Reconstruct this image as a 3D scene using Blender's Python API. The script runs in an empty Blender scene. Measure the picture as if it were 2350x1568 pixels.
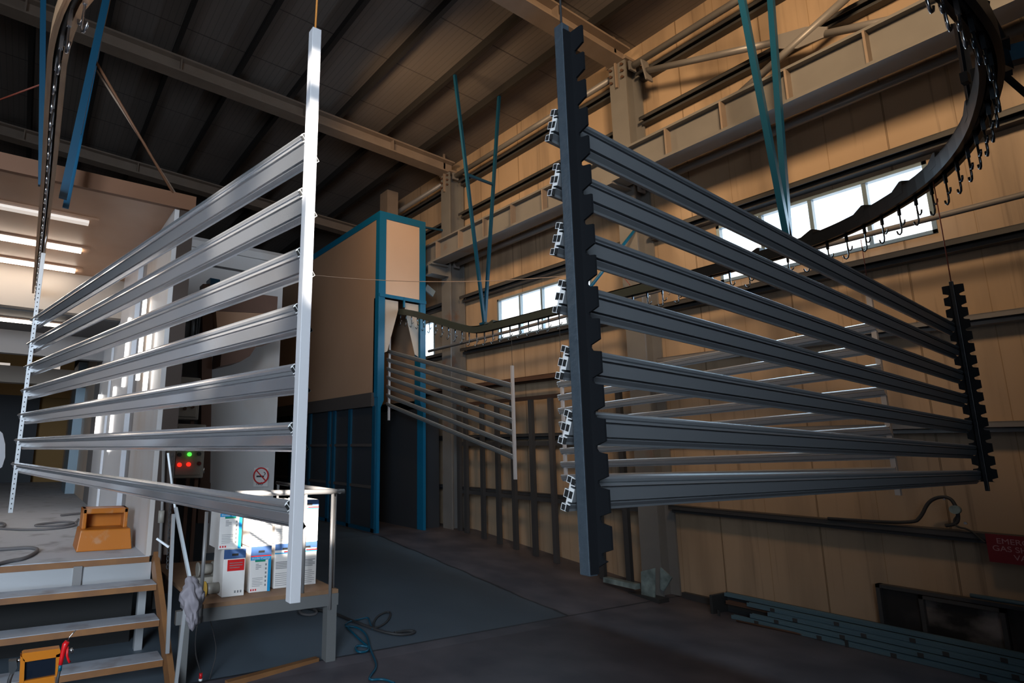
import bpy, bmesh, math, random
from mathutils import Vector, Matrix
random.seed(4)
sc = bpy.context.scene
# ---------------------------------------------------------------- camera
F, CX, CY, EYE = 1340.0, 851.0, 784.0, Vector((0, 0, 1.65))
def _r(px, py): return Vector(((px-CX)/F, -(py-CY)/F, -1.0)).normalized()
_Y = _r(46.8, 1025.9); _Z = _r(3171.4, 1079.2).cross(_Y).normalized(); _X = _Y.cross(_Z)
MW = Matrix((_X, _Y, _Z))                      # camera axes -> hall axes
cam = bpy.data.cameras.new('camera'); cam.sensor_width = 36; cam.lens = F/2350*36; cam.clip_start = .02; cam.shift_x = (1175-CX)/2350
co = bpy.data.objects.new('camera', cam); sc.collection.objects.link(co)
co.matrix_world = Matrix.Translation(EYE) @ MW.to_4x4()
sc.camera = co
def P(px, py, axis, val):                      # where a line of sight meets a plane of the hall
    d = MW @ _r(px, py); return EYE + d*((val-EYE[axis])/d[axis])
def PX(px, py, x): return P(px, py, 0, x)
def PY(px, py, y): return P(px, py, 1, y)
def PZ(px, py, z): return P(px, py, 2, z)
def V(*a): return Vector(a)

# ---------------------------------------------------------------- view, world, sun, large lights
sc.view_settings.view_transform = 'Standard'; sc.view_settings.look = 'None'
sc.view_settings.gamma = 1.0; sc.view_settings.use_curve_mapping = False
sc.view_settings.exposure = 0.0
sc.cycles.use_denoising = True
sc.cycles.max_bounces = 8
sc.cycles.sample_clamp_indirect = 4.0
w = bpy.data.worlds.new('sky'); sc.world = w; w.use_nodes = True
nt = w.node_tree; nt.nodes.clear()
o_ = nt.nodes.new('ShaderNodeOutputWorld'); bg = nt.nodes.new('ShaderNodeBackground')
tc = nt.nodes.new('ShaderNodeTexCoord'); sp = nt.nodes.new('ShaderNodeSeparateXYZ'); rp = nt.nodes.new('ShaderNodeValToRGB')
nt.links.new(tc.outputs['Generated'], sp.inputs[0]); nt.links.new(sp.outputs[2], rp.inputs[0])
rp.color_ramp.elements[0].color = (.55, .62, .70, 1); rp.color_ramp.elements[0].position = .02
rp.color_ramp.elements[1].color = (.80, .92, 1.0, 1); rp.color_ramp.elements[1].position = .35
nt.links.new(rp.outputs[0], bg.inputs[0]); bg.inputs[1].default_value = 2.2
nt.links.new(bg.outputs[0], o_.inputs[0])

def lamp(name, kind, loc, target=None, color=(1, 1, 1), energy=100, size=1, size_y=None, **k):
    l = bpy.data.lights.new(name, kind); l.color = color; l.energy = energy
    if kind == 'AREA':
        l.size = size
        if size_y: l.shape = 'RECTANGLE'; l.size_y = size_y
    o = bpy.data.objects.new(name, l); sc.collection.objects.link(o); o.location = loc
    if target is not None: o.rotation_euler = (Vector(target)-Vector(loc)).to_track_quat('-Z', 'Y').to_euler()
    for a, b in k.items(): setattr(l, a, b)
    return o
SUN = V(.40, 1, -.38)
s = lamp('sun', 'SUN', (0, 0, 0), SUN, (1, .93, .84), 28); s.data.angle = .012
# added lights: cool fill behind the camera, warm ones for upper wall and roof
lamp('door_daylight', 'AREA', (-3.4, -3.0, 3.0), (.6, 5, 1.2), (.72, .85, 1), 200, 3.0, 3.0, spread=1.35)
lamp('high_bay_lamp', 'AREA', (2.4, .6, 6.6), (7.0, 3.8, 5.7), (1, .67, .38), 100, .8, spread=1.75)
lamp('high_bay_lamp', 'AREA', (3.0, 6.4, 6.4), (7.0, 7.2, 5.6), (1, .66, .36), 46, .7, spread=2.1)
lamp('high_bay_lamp', 'AREA', (.5, 1.0, 4.2), (2.6, 4.5, 8.0), (1, .86, .76), 24, 2.5)
# daylight entering by the three side windows
for y0, y1, e in ((1.75, 3.72, 34), (5.58, 7.62, 24), (9.49, 11.3, 8)):
    lamp('window_daylight', 'AREA', (7.0, (y0+y1)/2, 4.08), (0, (y0+y1)/2, .5), (.50, .76, 1), e, y1-y0, .7)

# ---------------------------------------------------------------- materials
def mat(name, col, rough=.6, metal=0, emis=None, estr=1, noise=None, bump=0, spec=None, alpha=None):
    m = bpy.data.materials.new(name); m.use_nodes = True; t = m.node_tree; b = t.nodes['Principled BSDF']
    b.inputs['Base Color'].default_value = (*col, 1); b.inputs['Roughness'].default_value = rough
    b.inputs['Metallic'].default_value = metal
    if spec is not None: b.inputs['Specular IOR Level'].default_value = spec
    if emis: b.inputs['Emission Color'].default_value = (*emis, 1); b.inputs['Emission Strength'].default_value = estr
    if noise:
        sc_, c2, amt = noise
        tcn = t.nodes.new('ShaderNodeTexCoord'); n = t.nodes.new('ShaderNodeTexNoise'); n.inputs['Scale'].default_value = sc_; n.inputs['Detail'].default_value = 6
        r = t.nodes.new('ShaderNodeValToRGB'); r.color_ramp.elements[0].position = .5-amt; r.color_ramp.elements[1].position = .5+amt
        r.color_ramp.elements[0].color = (*c2, 1); r.color_ramp.elements[1].color = (*col, 1)
        t.links.new(tcn.outputs['Object'], n.inputs['Vector']); t.links.new(n.outputs['Fac'], r.inputs[0]); t.links.new(r.outputs[0], b.inputs['Base Color'])
        if bump:
            bp = t.nodes.new('ShaderNodeBump'); bp.inputs['Strength'].default_value = bump; bp.inputs['Distance'].default_value = .01
            t.links.new(n.outputs['Fac'], bp.inputs['Height']); t.links.new(bp.outputs[0], b.inputs['Normal'])
    return m
def seams(m, axis, period, col, width=.012, amount=1.0):
    """thin joint lines every `period` metres along an axis, mixed over the present colour"""
    t = m.node_tree; b = t.nodes['Principled BSDF']
    tcn = t.nodes.new('ShaderNodeTexCoord'); s_ = t.nodes.new('ShaderNodeSeparateXYZ'); t.links.new(tcn.outputs['Object'], s_.inputs[0])
    mo = t.nodes.new('ShaderNodeMath'); mo.operation = 'PINGPONG'; mo.inputs[1].default_value = period/2
    t.links.new(s_.outputs[axis], mo.inputs[0])
    lt = t.nodes.new('ShaderNodeMath'); lt.operation = 'LESS_THAN'; lt.inputs[1].default_value = width/2; t.links.new(mo.outputs[0], lt.inputs[0])
    ml = t.nodes.new('ShaderNodeMath'); ml.operation = 'MULTIPLY'; ml.inputs[1].default_value = amount; t.links.new(lt.outputs[0], ml.inputs[0])
    mx = t.nodes.new('ShaderNodeMix'); mx.data_type = 'RGBA'
    bc = b.inputs['Base Color']
    if bc.links: t.links.new(bc.links[0].from_socket, mx.inputs[6])
    else: mx.inputs[6].default_value = bc.default_value
    mx.inputs[7].default_value = (*col, 1); t.links.new(ml.outputs[0], mx.inputs[0]); t.links.new(mx.outputs[2], bc)
    return m
def streaks(m, col, scale=(1, 1, 1), lo=.55, hi=.75, amount=.6):
    """grime with a shape of its own, laid over the present colour"""
    t = m.node_tree; b = t.nodes['Principled BSDF']
    tcn = t.nodes.new('ShaderNodeTexCoord'); mp = t.nodes.new('ShaderNodeMapping'); mp.inputs['Scale'].default_value = scale
    n = t.nodes.new('ShaderNodeTexNoise'); n.inputs['Scale'].default_value = 1; n.inputs['Detail'].default_value = 8
    r = t.nodes.new('ShaderNodeMapRange'); r.inputs[1].default_value = lo; r.inputs[2].default_value = hi; r.inputs[4].default_value = amount
    t.links.new(tcn.outputs['Object'], mp.inputs[0]); t.links.new(mp.outputs[0], n.inputs['Vector']); t.links.new(n.outputs['Fac'], r.inputs[0])
    mx = t.nodes.new('ShaderNodeMix'); mx.data_type = 'RGBA'; bc = b.inputs['Base Color']
    if bc.links: t.links.new(bc.links[0].from_socket, mx.inputs[6])
    else: mx.inputs[6].default_value = bc.default_value
    mx.inputs[7].default_value = (*col, 1); t.links.new(r.outputs[0], mx.inputs[0]); t.links.new(mx.outputs[2], bc)
    return m
M = {}
M['wall'] = streaks(seams(seams(mat('sandwich_panel', (.46, .335, .225), .45, noise=(.7, (.38, .27, .175), .3)), 1, 1.0, (.12, .08, .05), .014), 1, .5, (.30, .20, .11), .006),
                    (.10, .07, .05), (1, 3.0, .35), .50, .78, .5)
streaks(M['wall'], (.13, .09, .06), (1, 17, .45), .60, .72, .55)
M['darkwall'] = mat('end_wall_sheet', (.05, .045, .042), .8)
M['roof'] = streaks(seams(seams(mat('roof_deck', (.22, .19, .17), .7), 0, .09, (.16, .14, .125), .012), 1, 1.15, (.08, .07, .065), .02), (.12, .10, .09), (.6, .25, 1), .4, .7, .7)
M['purlin'] = mat('dark_purlin_steel', (.028, .026, .025), .55, .2)
M['beige'] = mat('beige_steel_paint', (.27, .21, .165), .5, noise=(5, (.23, .175, .135), .2))
M['greysteel'] = streaks(mat('grey_steel_paint', (.19, .185, .175), .45, noise=(3, (.15, .145, .14), .3)), (.16, .07, .03), (2, 2, 2), .62, .72, .7)
M['girt'] = mat('girt_steel', (.05, .05, .052), .45, .1)
M['pipe'] = mat('galvanised_pipe', (.24, .23, .225), .45, .25)
M['rust'] = mat('rusty_steel', (.085, .042, .025), .8)
M['teal'] = mat('teal_paint', (.002, .055, .110), .4)
M['bluepaint'] = mat('blue_trim_paint', (.002, .115, .235), .42)
M['green'] = mat('green_grey_rail_paint', (.05, .06, .05), .45, .2)
M['black'] = mat('black_powder_coat', (.010, .012, .015), .35)
M['blackplate'] = mat('black_hook_plate', (.008, .009, .011), .6, spec=.25)
M['blackpost'] = mat('dark_blue_powder_coat', (.09, .115, .14), .30, .35, noise=(60, (.075, .098, .12), .2), bump=.3)
M['slat'] = mat('grey_powder_coat', (.22, .235, .25), .34, .35)
M['alu'] = mat('bare_aluminium', (.86, .86, .88), .17, .85)
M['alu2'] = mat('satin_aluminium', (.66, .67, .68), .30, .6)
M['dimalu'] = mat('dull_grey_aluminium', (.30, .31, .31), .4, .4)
M['cut'] = mat('sawn_aluminium_end', (.85, .84, .82), .5, .1)
M['postwhite'] = mat('white_grey_powder_coat', (.52, .51, .52), .4)
M['hollow'] = mat('hollow_dark', (.01, .01, .01), .9)  # black colour stands in for shade in holes and under the platform
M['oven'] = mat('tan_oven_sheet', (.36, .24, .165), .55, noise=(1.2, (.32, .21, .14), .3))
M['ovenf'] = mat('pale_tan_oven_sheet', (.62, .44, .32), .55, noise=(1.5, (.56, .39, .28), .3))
M['ledge'] = mat('dark_grey_ledge', (.06, .055, .055), .6)
M['darkpanel'] = mat('dark_base_panel', (.025, .030, .038), .6)
M['flap'] = mat('beige_curtain_flap', (.46, .40, .34), .8)
M['boothceil'] = mat('pinkish_booth_sheet', (.40, .215, .12), .42, noise=(2.2, (.46, .28, .18), .3))
M['brown'] = mat('brown_booth_sheet', (.17, .075, .035), .6)
M['offwhite'] = streaks(mat('offwhite_panel', (.56, .54, .53), .45), (.42, .30, .20), (1, 1.4, .5), .5, .8, .8)
M['beigepanel'] = mat('beige_panel', (.52, .39, .29), .5, noise=(1.5, (.58, .47, .38), .3))
M['skin'] = mat('dark_brown_outer_sheet', (.045, .028, .02), .6)
M['white'] = mat('white_panel', (.72, .74, .78), .3)
M['greypanel'] = mat('grey_panel', (.20, .19, .19), .5)
M['yellowwall'] = mat('ochre_inner_wall', (.30, .17, .05), .7)
M['tube'] = mat('fluorescent_tube', (1, 1, 1), .5, emis=(1, .88, .74), estr=13)
M['walltube'] = mat('vertical_tube', (1, 1, 1), .5, emis=(1, .93, .86), estr=3.5)  # glow stands in for daylight behind the wall panels
M['dimtube'] = mat('dim_fluorescent_diffuser', (.7, .65, .6), .4, emis=(1, .88, .78), estr=.55)
M['platform'] = streaks(mat('powder_dusted_board', (.40, .42, .46), .7), (.17, .16, .17), (4, 4, 4), .55, .72, .7)
M['step'] = streaks(mat('dusty_step_board', (.34, .36, .40), .75), (.14, .10, .08), (5, 5, 5), .5, .75, .7)
M['wood'] = mat('orange_brown_wood', (.25, .11, .035), .6, noise=(7, (.17, .075, .03), .25))
M['bench'] = mat('worn_bench_board', (.30, .17, .09), .6, noise=(6, (.20, .11, .06), .25))
M['fascia'] = mat('dusty_grey_fascia', (.17, .17, .165), .6, .2)
M['orange'] = streaks(mat('orange_plastic', (.42, .125, .008), .4), (.40, .24, .14), (9, 9, 9), .56, .70, .6)
M['orangemetal'] = mat('orange_enamel', (.45, .14, .008), .35)
M['rubber'] = mat('dark_rubber_hose', (.03, .028, .028), .6)
M['greyhose'] = mat('dusty_grey_hose', (.13, .12, .12), .8)
M['bluehose'] = mat('blue_air_hose', (.0, .07, .12), .4)
M['rag'] = mat('grey_rag', (.30, .27, .29), .95, noise=(10, (.20, .18, .20), .3))
M['carton'] = mat('white_carton', (.78, .74, .70), .6)
M['cartonside'] = mat('kraft_carton_side', (.45, .36, .28), .7)
M['navy'] = mat('navy_print', (.04, .09, .22), .5)
M['purple'] = mat('violet_print', (.09, .08, .26), .5)
M['cyan'] = mat('cyan_print', (.01, .30, .60), .5)
M['redprint'] = mat('red_print', (.62, .015, .015), .5)
M['greenprint'] = mat('green_print', (.01, .25, .14), .5)
M['greyprint'] = mat('grey_print', (.22, .22, .22), .6)
M['cabinet'] = mat('cream_enamel_box', (.33, .31, .27), .45, noise=(4, (.27, .24, .2), .3))
M['ledred'] = mat('lit_red_lamp', (.8, .02, .01), .3, emis=(1, .02, .01), estr=1.6)
M['ledgreen'] = mat('lit_green_lamp', (.1, .8, .1), .3, emis=(.1, 1, .08), estr=1.2)
M['dullred'] = mat('unlit_red_lamp', (.12, .01, .008), .3)
M['sign'] = mat('dark_red_sign', (.16, .003, .012), .5)
M['signtext'] = mat('faded_sign_letters', (.40, .22, .25), .6)
M['paper'] = mat('white_sign_paper', (.75, .74, .72), .6)
M['hooksteel'] = mat('dark_hook_steel', (.10, .12, .14), .22, .9)
M['red'] = mat('red_plastic', (.55, .005, .008), .35)
M['steel'] = mat('bright_steel', (.6, .6, .62), .25, 1)
M['darkmachine'] = mat('dark_machine_paint', (.03, .032, .034), .5)
M['duct'] = mat('brown_duct_paint', (.14, .07, .045), .55, noise=(4, (.11, .055, .035), .3))
M['paleb'] = mat('pale_blue_profile', (.16, .27, .33), .35, .5)
M['gusset'] = mat('grey_green_plate', (.26, .34, .34), .5, noise=(9, (.09, .12, .12), .2))
M['trough'] = streaks(mat('burnt_black_steel', (.025, .024, .024), .4, .3), (.09, .08, .08), (3, 3, 3), .5, .75, .8)
M['worn'] = streaks(mat('worn_bare_sheet', (.035, .033, .032), .3, .5), (.38, .34, .32), (1, 1.6, 2.6), .42, .62, .9)  # lighter patches are a sheen put into the colour
M['wire'] = mat('orange_rope', (.60, .22, .03), .7)
M['redwire'] = mat('red_brown_wire', (.20, .04, .02), .6)
M['tancable'] = mat('tan_cord', (.40, .28, .20), .7)
M['winframe'] = mat('window_frame_grey', (.22, .30, .36), .35, .3)
M['yelspool'] = mat('yellow_spool', (.55, .33, .05), .5)
M['towel'] = mat('white_cloth', (.4, .4, .42), .9)
# glass of the side windows
g = bpy.data.materials.new('window_glass'); g.use_nodes = True; t = g.node_tree; t.nodes.clear()
oo = t.nodes.new('ShaderNodeOutputMaterial'); mx = t.nodes.new('ShaderNodeMixShader'); tr = t.nodes.new('ShaderNodeBsdfTransparent'); gl = t.nodes.new('ShaderNodeBsdfGlossy')
tr.inputs[0].default_value = (.94, .97, 1, 1); gl.inputs['Roughness'].default_value = .1; mx.inputs[0].default_value = .06
t.links.new(tr.outputs[0], mx.inputs[1]); t.links.new(gl.outputs[0], mx.inputs[2]); t.links.new(mx.outputs[0], oo.inputs[0]); M['glass'] = g
# floor: blue-grey paint in the work bay, brown-grey bare concrete elsewhere, dark joints
def floor_mat():
    m = mat('painted_concrete', (.095, .122, .146), .5, noise=(1.3, (.070, .090, .112), .3), bump=.15)
    t = m.node_tree; b = t.nodes['Principled BSDF']
    tcn = t.nodes.new('ShaderNodeTexCoord'); s_ = t.nodes.new('ShaderNodeSeparateXYZ'); t.links.new(tcn.outputs['Object'], s_.inputs[0])
    def mth(op, a, bb):
        n = t.nodes.new('ShaderNodeMath'); n.operation = op
        for i, v in enumerate((a, bb)):
            if isinstance(v, (int, float)): n.inputs[i].default_value = v
            else: t.links.new(v, n.inputs[i])
        return n.outputs[0]
    wob = t.nodes.new('ShaderNodeTexNoise'); wob.inputs['Scale'].default_value = 3; t.links.new(tcn.outputs['Object'], wob.inputs['Vector'])
    wv = mth('MULTIPLY', mth('SUBTRACT', wob.outputs['Fac'], .5), .12)
    x = mth('ADD', s_.outputs[0], wv); y = mth('ADD', s_.outputs[1], wv)
    blue = mth('MULTIPLY', mth('LESS_THAN', x, 5.1), mth('GREATER_THAN', s_.outputs[1], 4.55))
    mx = t.nodes.new('ShaderNodeMix'); mx.data_type = 'RGBA'; src = b.inputs['Base Color'].links[0].from_socket
    n2 = t.nodes.new('ShaderNodeTexNoise'); n2.inputs['Scale'].default_value = 2.2; n2.inputs['Detail'].default_value = 8; t.links.new(tcn.outputs['Object'], n2.inputs['Vector'])
    rr = t.nodes.new('ShaderNodeValToRGB'); rr.color_ramp.elements[0].position = .35; rr.color_ramp.elements[1].position = .7
    rr.color_ramp.elements[0].color = (.062, .056, .066, 1); rr.color_ramp.elements[1].color = (.125, .108, .118, 1); t.links.new(n2.outputs['Fac'], rr.inputs[0])
    t.links.new(blue, mx.inputs[0]); t.links.new(rr.outputs[0], mx.inputs[6]); t.links.new(src, mx.inputs[7])
    j1 = mth('LESS_THAN', mth('ABSOLUTE', mth('SUBTRACT', s_.outputs[1], 4.55), 0), .012)
    j2 = mth('MULTIPLY', mth('LESS_THAN', mth('ABSOLUTE', mth('SUBTRACT', x, 5.1), 0), .02), mth('GREATER_THAN', s_.outputs[1], 4.55))
    jj = mth('MULTIPLY', mth('MAXIMUM', j1, j2), .8)
    m2 = t.nodes.new('ShaderNodeMix'); m2.data_type = 'RGBA'; t.links.new(mx.outputs[2], m2.inputs[6]); m2.inputs[7].default_value = (.012, .012, .015, 1)
    t.links.new(jj, m2.inputs[0]); t.links.new(m2.outputs[2], b.inputs['Base Color'])
    return m
M['floor'] = floor_mat()

# ---------------------------------------------------------------- mesh helpers
class MB:
    def __init__(s): s.bm = bmesh.new()
    def box(s, c, d, rot=None):
        g = bmesh.ops.create_cube(s.bm, size=1)['verts']
        R = rot if rot is not None else Matrix.Identity(3)
        for v in g: v.co = R @ Vector((v.co.x*d[0], v.co.y*d[1], v.co.z*d[2])) + Vector(c)
        return s
    def lo(s, a, b):
        return s.box([(a[i]+b[i])/2 for i in range(3)], [abs(b[i]-a[i]) for i in range(3)])
    def bar(s, a, b, w=.03, h=None, up=(0, 0, 1)):
        a, b = Vector(a), Vector(b); h = h or w; d = b-a; L = d.length
        if L < 1e-6: return s
        d.normalize(); u = Vector(up)
        if abs(d.dot(u)) > .98: u = Vector((0, 1, 0))
        x = u.cross(d).normalized(); z = d.cross(x)
        R = Matrix((x, d, z)).transposed()
        return s.box((a+b)/2, (w, L, h), R)
    def tube(s, pts, r, n=10, caps=True):
        pts = [Vector(p) for p in pts]; rings = []; prev = None
        for i, p in enumerate(pts):
            d = (pts[min(i+1, len(pts)-1)]-pts[max(i-1, 0)]).normalized()
            if prev is None:
                u = Vector((0, 0, 1)) if abs(d.z) < .9 else Vector((1, 0, 0)); x = u.cross(d).normalized()
            else:
                x = (prev - d*prev.dot(d)).normalized()
            prev = x; y = d.cross(x)
            rr = r[i] if isinstance(r, (list, tuple)) else r
            rings.append([s.bm.verts.new(p+(x*math.cos(2*math.pi*k/n)+y*math.sin(2*math.pi*k/n))*rr) for k in range(n)])
        for a, b in zip(rings, rings[1:]):
            for k in range(n):
                f = s.bm.faces.new((a[k], a[(k+1) % n], b[(k+1) % n], b[k])); f.smooth = True
        if caps:
            s.bm.faces.new(rings[0][::-1]); s.bm.faces.new(rings[-1])
        return s
    def sweep(s, pts, w, h, closed=False):
        """rectangular section carried along a path, kept upright"""
        pts = [Vector(p) for p in pts]; rings = []
        for i, p in enumerate(pts):
            d = (pts[min(i+1, len(pts)-1)]-pts[max(i-1, 0)]).normalized()
            x = d.cross(Vector((0, 0, 1))).normalized(); z = x.cross(d).normalized()
            rings.append([s.bm.verts.new(p+x*a*w/2+z*b*h/2) for a, b in ((-1, -1), (1, -1), (1, 1), (-1, 1))])
        for a, b in zip(rings, rings[1:]):
            for k in range(4): s.bm.faces.new((a[k], a[(k+1) % 4], b[(k+1) % 4], b[k]))
        s.bm.faces.new(rings[0][::-1]); s.bm.faces.new(rings[-1]); return s
    def prism(s, poly, a, b, ux, uy):
        """polygon (x,y) in axes ux, uy extruded from point a to point b"""
        a, b, ux, uy = map(Vector, (a, b, ux, uy))
        A = [s.bm.verts.new(a+ux*x+uy*y) for x, y in poly]; B = [s.bm.verts.new(b+ux*x+uy*y) for x, y in poly]
        n = len(poly)
        for k in range(n): s.bm.faces.new((A[k], A[(k+1) % n], B[(k+1) % n], B[k]))
        s.bm.faces.new(A[::-1]); s.bm.faces.new(B); return s
    def poly(s, pts, th, nrm):
        n = Vector(nrm).normalized()*th; A = [s.bm.verts.new(Vector(p)-n/2) for p in pts]; B = [s.bm.verts.new(Vector(p)+n/2) for p in pts]
        k = len(pts)
        for i in range(k): s.bm.faces.new((A[i], A[(i+1) % k], B[(i+1) % k], B[i]))
        s.bm.faces.new(A[::-1]); s.bm.faces.new(B); return s
    def cyl(s, a, b, r, n=20): return s.tube([a, b], r, n)
    def build(s, name, m, parent=None, bevel=0, smooth=False):
        bmesh.ops.recalc_face_normals(s.bm, faces=s.bm.faces[:])
        me = bpy.data.meshes.new(name); s.bm.to_mesh(me); s.bm.free()
        me.materials.append(M[m] if isinstance(m, str) else m)
        o = bpy.data.objects.new(name, me); sc.collection.objects.link(o)
        if parent is not None:
            o.parent = parent; o.matrix_parent_inverse = Matrix.Translation(-parent_loc(parent))
        if bevel:
            bv = o.modifiers.new('bevel', 'BEVEL'); bv.width = bevel; bv.segments = 2; bv.limit_method = 'ANGLE'
        if smooth:
            for p in me.polygons: p.use_smooth = True
        return o
def parent_loc(p):
    return p.location.copy() if p.parent is None else Vector((0, 0, 0))
def tag(o, label=None, cat=None, group=None, kind=None):
    if label: o['label'] = label
    if cat: o['category'] = cat
    if group: o['group'] = group
    if kind: o['kind'] = kind
    return o
def thing(name, loc, label, cat, group=None):
    o = bpy.data.objects.new(name, None); sc.collection.objects.link(o); o.location = loc; o.empty_display_size = .1
    return tag(o, label, cat, group)
def struct(mb, name, m, parent=None, **k):
    o = mb.build(name, m, parent, **k); o['kind'] = 'structure'; return o
def text(body, m, size, origin, right, up_, parent, name='lettering', align='CENTER', depth=.0006):
    c = bpy.data.curves.new(name, 'FONT'); c.body = body; c.size = size; c.align_x = align; c.align_y = 'CENTER'; c.extrude = depth
    tmp = bpy.data.objects.new('tmp', c); sc.collection.objects.link(tmp); bpy.context.view_layer.update()
    me = bpy.data.meshes.new_from_object(tmp.evaluated_get(bpy.context.evaluated_depsgraph_get()))
    bpy.data.objects.remove(tmp)
    r = Vector(right).normalized(); u = Vector(up_).normalized(); n = r.cross(u)
    R = Matrix((r, u, n)).transposed().to_4x4(); me.transform(Matrix.Translation(Vector(origin)) @ R)
    me.materials.clear(); me.materials.append(M[m]); o = bpy.data.objects.new(name, me); sc.collection.objects.link(o)
    if parent is not None: o.parent = parent; o.matrix_parent_inverse = Matrix.Translation(-parent_loc(parent))
    return o
ORD = ['topmost', 'second', 'third', 'fourth', 'fifth', 'sixth', 'seventh', 'eighth', 'ninth', 'tenth']
XW = 7.09                                              # inner face of the long side wall

# ---------------------------------------------------------------- room shell
def fz(y): return 0 if y < 4.4 else (.35*(y-4.4)/3.9 if y < 8.3 else .35)
b = MB(); ys = [-3.6, 4.4, 8.3, 18.2]
pr = [(y, fz(y)) for y in ys]+[(18.2, -.3), (-3.6, -.3)]
b.prism(pr, (-7.2, 0, 0), (7.3, 0, 0), (0, 1, 0), (0, 0, 1)); struct(b, 'floor', 'floor')
WIN = [(1.75, 3.72, 3.74, 4.46), (5.58, 7.62, 3.64, 4.385), (9.49, 11.3, 3.60, 4.37)]
b = MB(); y = -3.6
b.lo((XW, -3.6, -.3), (XW+.1, 18.2, 3.60)); b.lo((XW, -3.6, 4.46), (XW+.1, 18.2, 8.6))
for y0, y1, z0, z1 in WIN:
    b.lo((XW, y, 3.60), (XW+.1, y0, 4.46)); y = y1
    if z0 > 3.60: b.lo((XW, y0, 3.60), (XW+.1, y1, z0))
    if z1 < 4.46: b.lo((XW, y0, z1), (XW+.1, y1, 4.46))
b.lo((XW, y, 3.60), (XW+.1, 18.2, 4.46)); struct(b, 'wall_right', 'wall')
struct(MB().lo((-7.2, 18.0, -.3), (7.3, 18.2, 8.8)), 'wall_back', 'darkwall')
struct(MB().lo((-7.3, -3.6, -.3), (-7.1, 18.2, 8.8)), 'wall_left', 'darkwall')
# rear wall behind the photographer: unseen opening with bars, shaped to cast the sun patches
b = MB(); hx0, hx1, hz0, hz1 = -1.75, -.90, 3.95, 4.78
b.lo((-7.2, -3.6, -.3), (hx0, -3.45, 8.8)); b.lo((hx1, -3.6, -.3), (7.3, -3.45, 8.8)); b.lo((hx0, -3.6, -.3), (hx1, -3.45, hz0)); b.lo((hx0, -3.6, hz1), (hx1, -3.45, 8.8))
b.lo((hx0, -3.58, 4.60), (hx1, -3.50, 4.67)); b.lo((-1.40, -3.58, hz0), (-1.36, -3.50, 4.3))
struct(b, 'wall_front', 'darkwall')
def zr(x): return 7.25+.049*(6.89-x)               # line of the gently sloping rafters
struct(MB().prism([(-7.2, zr(-7.2)+.30), (7.2, zr(7.2)+.30), (7.2, zr(7.2)+.38), (-7.2, zr(-7.2)+.38)], (0, -3.6, 0), (0, 18.2, 0), (1, 0, 0), (0, 0, 1)), 'ceiling', 'roof')
MUL = [[3.224, 2.722, 2.242], [7.072, 6.581, 6.07], [10.0, 10.6]]
for i, (y0, y1, z0, z1) in enumerate(WIN):
    r = thing('window_%d' % (i+1), (XW, (y0+y1)/2, z0), None, None); r['kind'] = 'structure'
    b = MB(); t_ = .035
    b.lo((XW-.01, y0, z0), (XW+.06, y0+t_, z1)).lo((XW-.01, y1-t_, z0), (XW+.06, y1, z1)).lo((XW-.01, y0, z0), (XW+.06, y1, z0+t_)).lo((XW-.01, y0, z1-t_), (XW+.06, y1, z1))
    for y in MUL[i]: b.lo((XW-.005, y-.018, z0), (XW+.055, y+.018, z1))
    b.build('window_frame', 'winframe', r)
    for a, c in zip([y1]+MUL[i] if i < 2 else [y0]+MUL[i], MUL[i]+[y0] if i < 2 else MUL[i]+[y1]):
        MB().lo((XW+.03, min(a, c), z0), (XW+.034, max(a, c), z1)).build('window_pane', 'glass', r)
# building seen faintly through the glass
o = MB().lo((16, -14, -.3), (20, 30, 7.2)).build('neighbouring_building', mat('pale_outdoor_render', (.93, .93, .93), .8), None)
tag(o, 'long pale building standing outside beyond the side windows', 'building')

# ---------------------------------------------------------------- frame of the hall
cols = [(0.02, 'nearest, just outside the right edge'), (4.95, 'behind the black rack'), (9.9, 'right of the blue-trimmed oven'), ]
def column(y, lbl, x1=7.05, x0=6.69, ztop=7.15):
    r = thing('steel_column', ((x0+x1)/2, y, fz(y)), lbl, 'column', None)
    z0 = fz(y); b = MB()
    b.lo((x0, y-.13, z0), (x0+.03, y+.13, ztop)).lo((x1-.03, y-.13, z0), (x1, y+.13, ztop)).lo((x0+.03, y-.012, z0), (x1-.03, y+.012, ztop))
    b.build('shaft', 'greysteel', r)
    if x0 < 6.8:
        MB().lo((6.28, y-.1, 4.98), (x0, y+.1, 5.01)).lo((6.28, y-.1, 5.17), (x0, y+.1, 5.20)).lo((6.28, y-.012, 5.01), (x0, y+.012, 5.17)).build('corbel', 'greysteel', r)
        MB().lo((x0-.02, y-.16, ztop-.02), (x1, y+.16, ztop+.02)).lo((x0-.04, y-.012, ztop-.4), (x0, y+.012, ztop+.45)).build('head_plate', 'beige', r)
        b = MB()
        for k in range(3):
            for sy in (-.09, .09): b.cyl((x0-.035, y+sy, ztop-.08-.1*k), (x0-.0, y+sy, ztop-.08-.1*k), .02, 6)
        b.build('bolts', 'rust', r)
    return r
column(4.65, 'grey steel column rising behind the black rack of profiles')
column(8.6, 'grey steel column just right of the blue-trimmed oven')
column(.70, 'grey steel column on the side wall nearest the camera')
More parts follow.
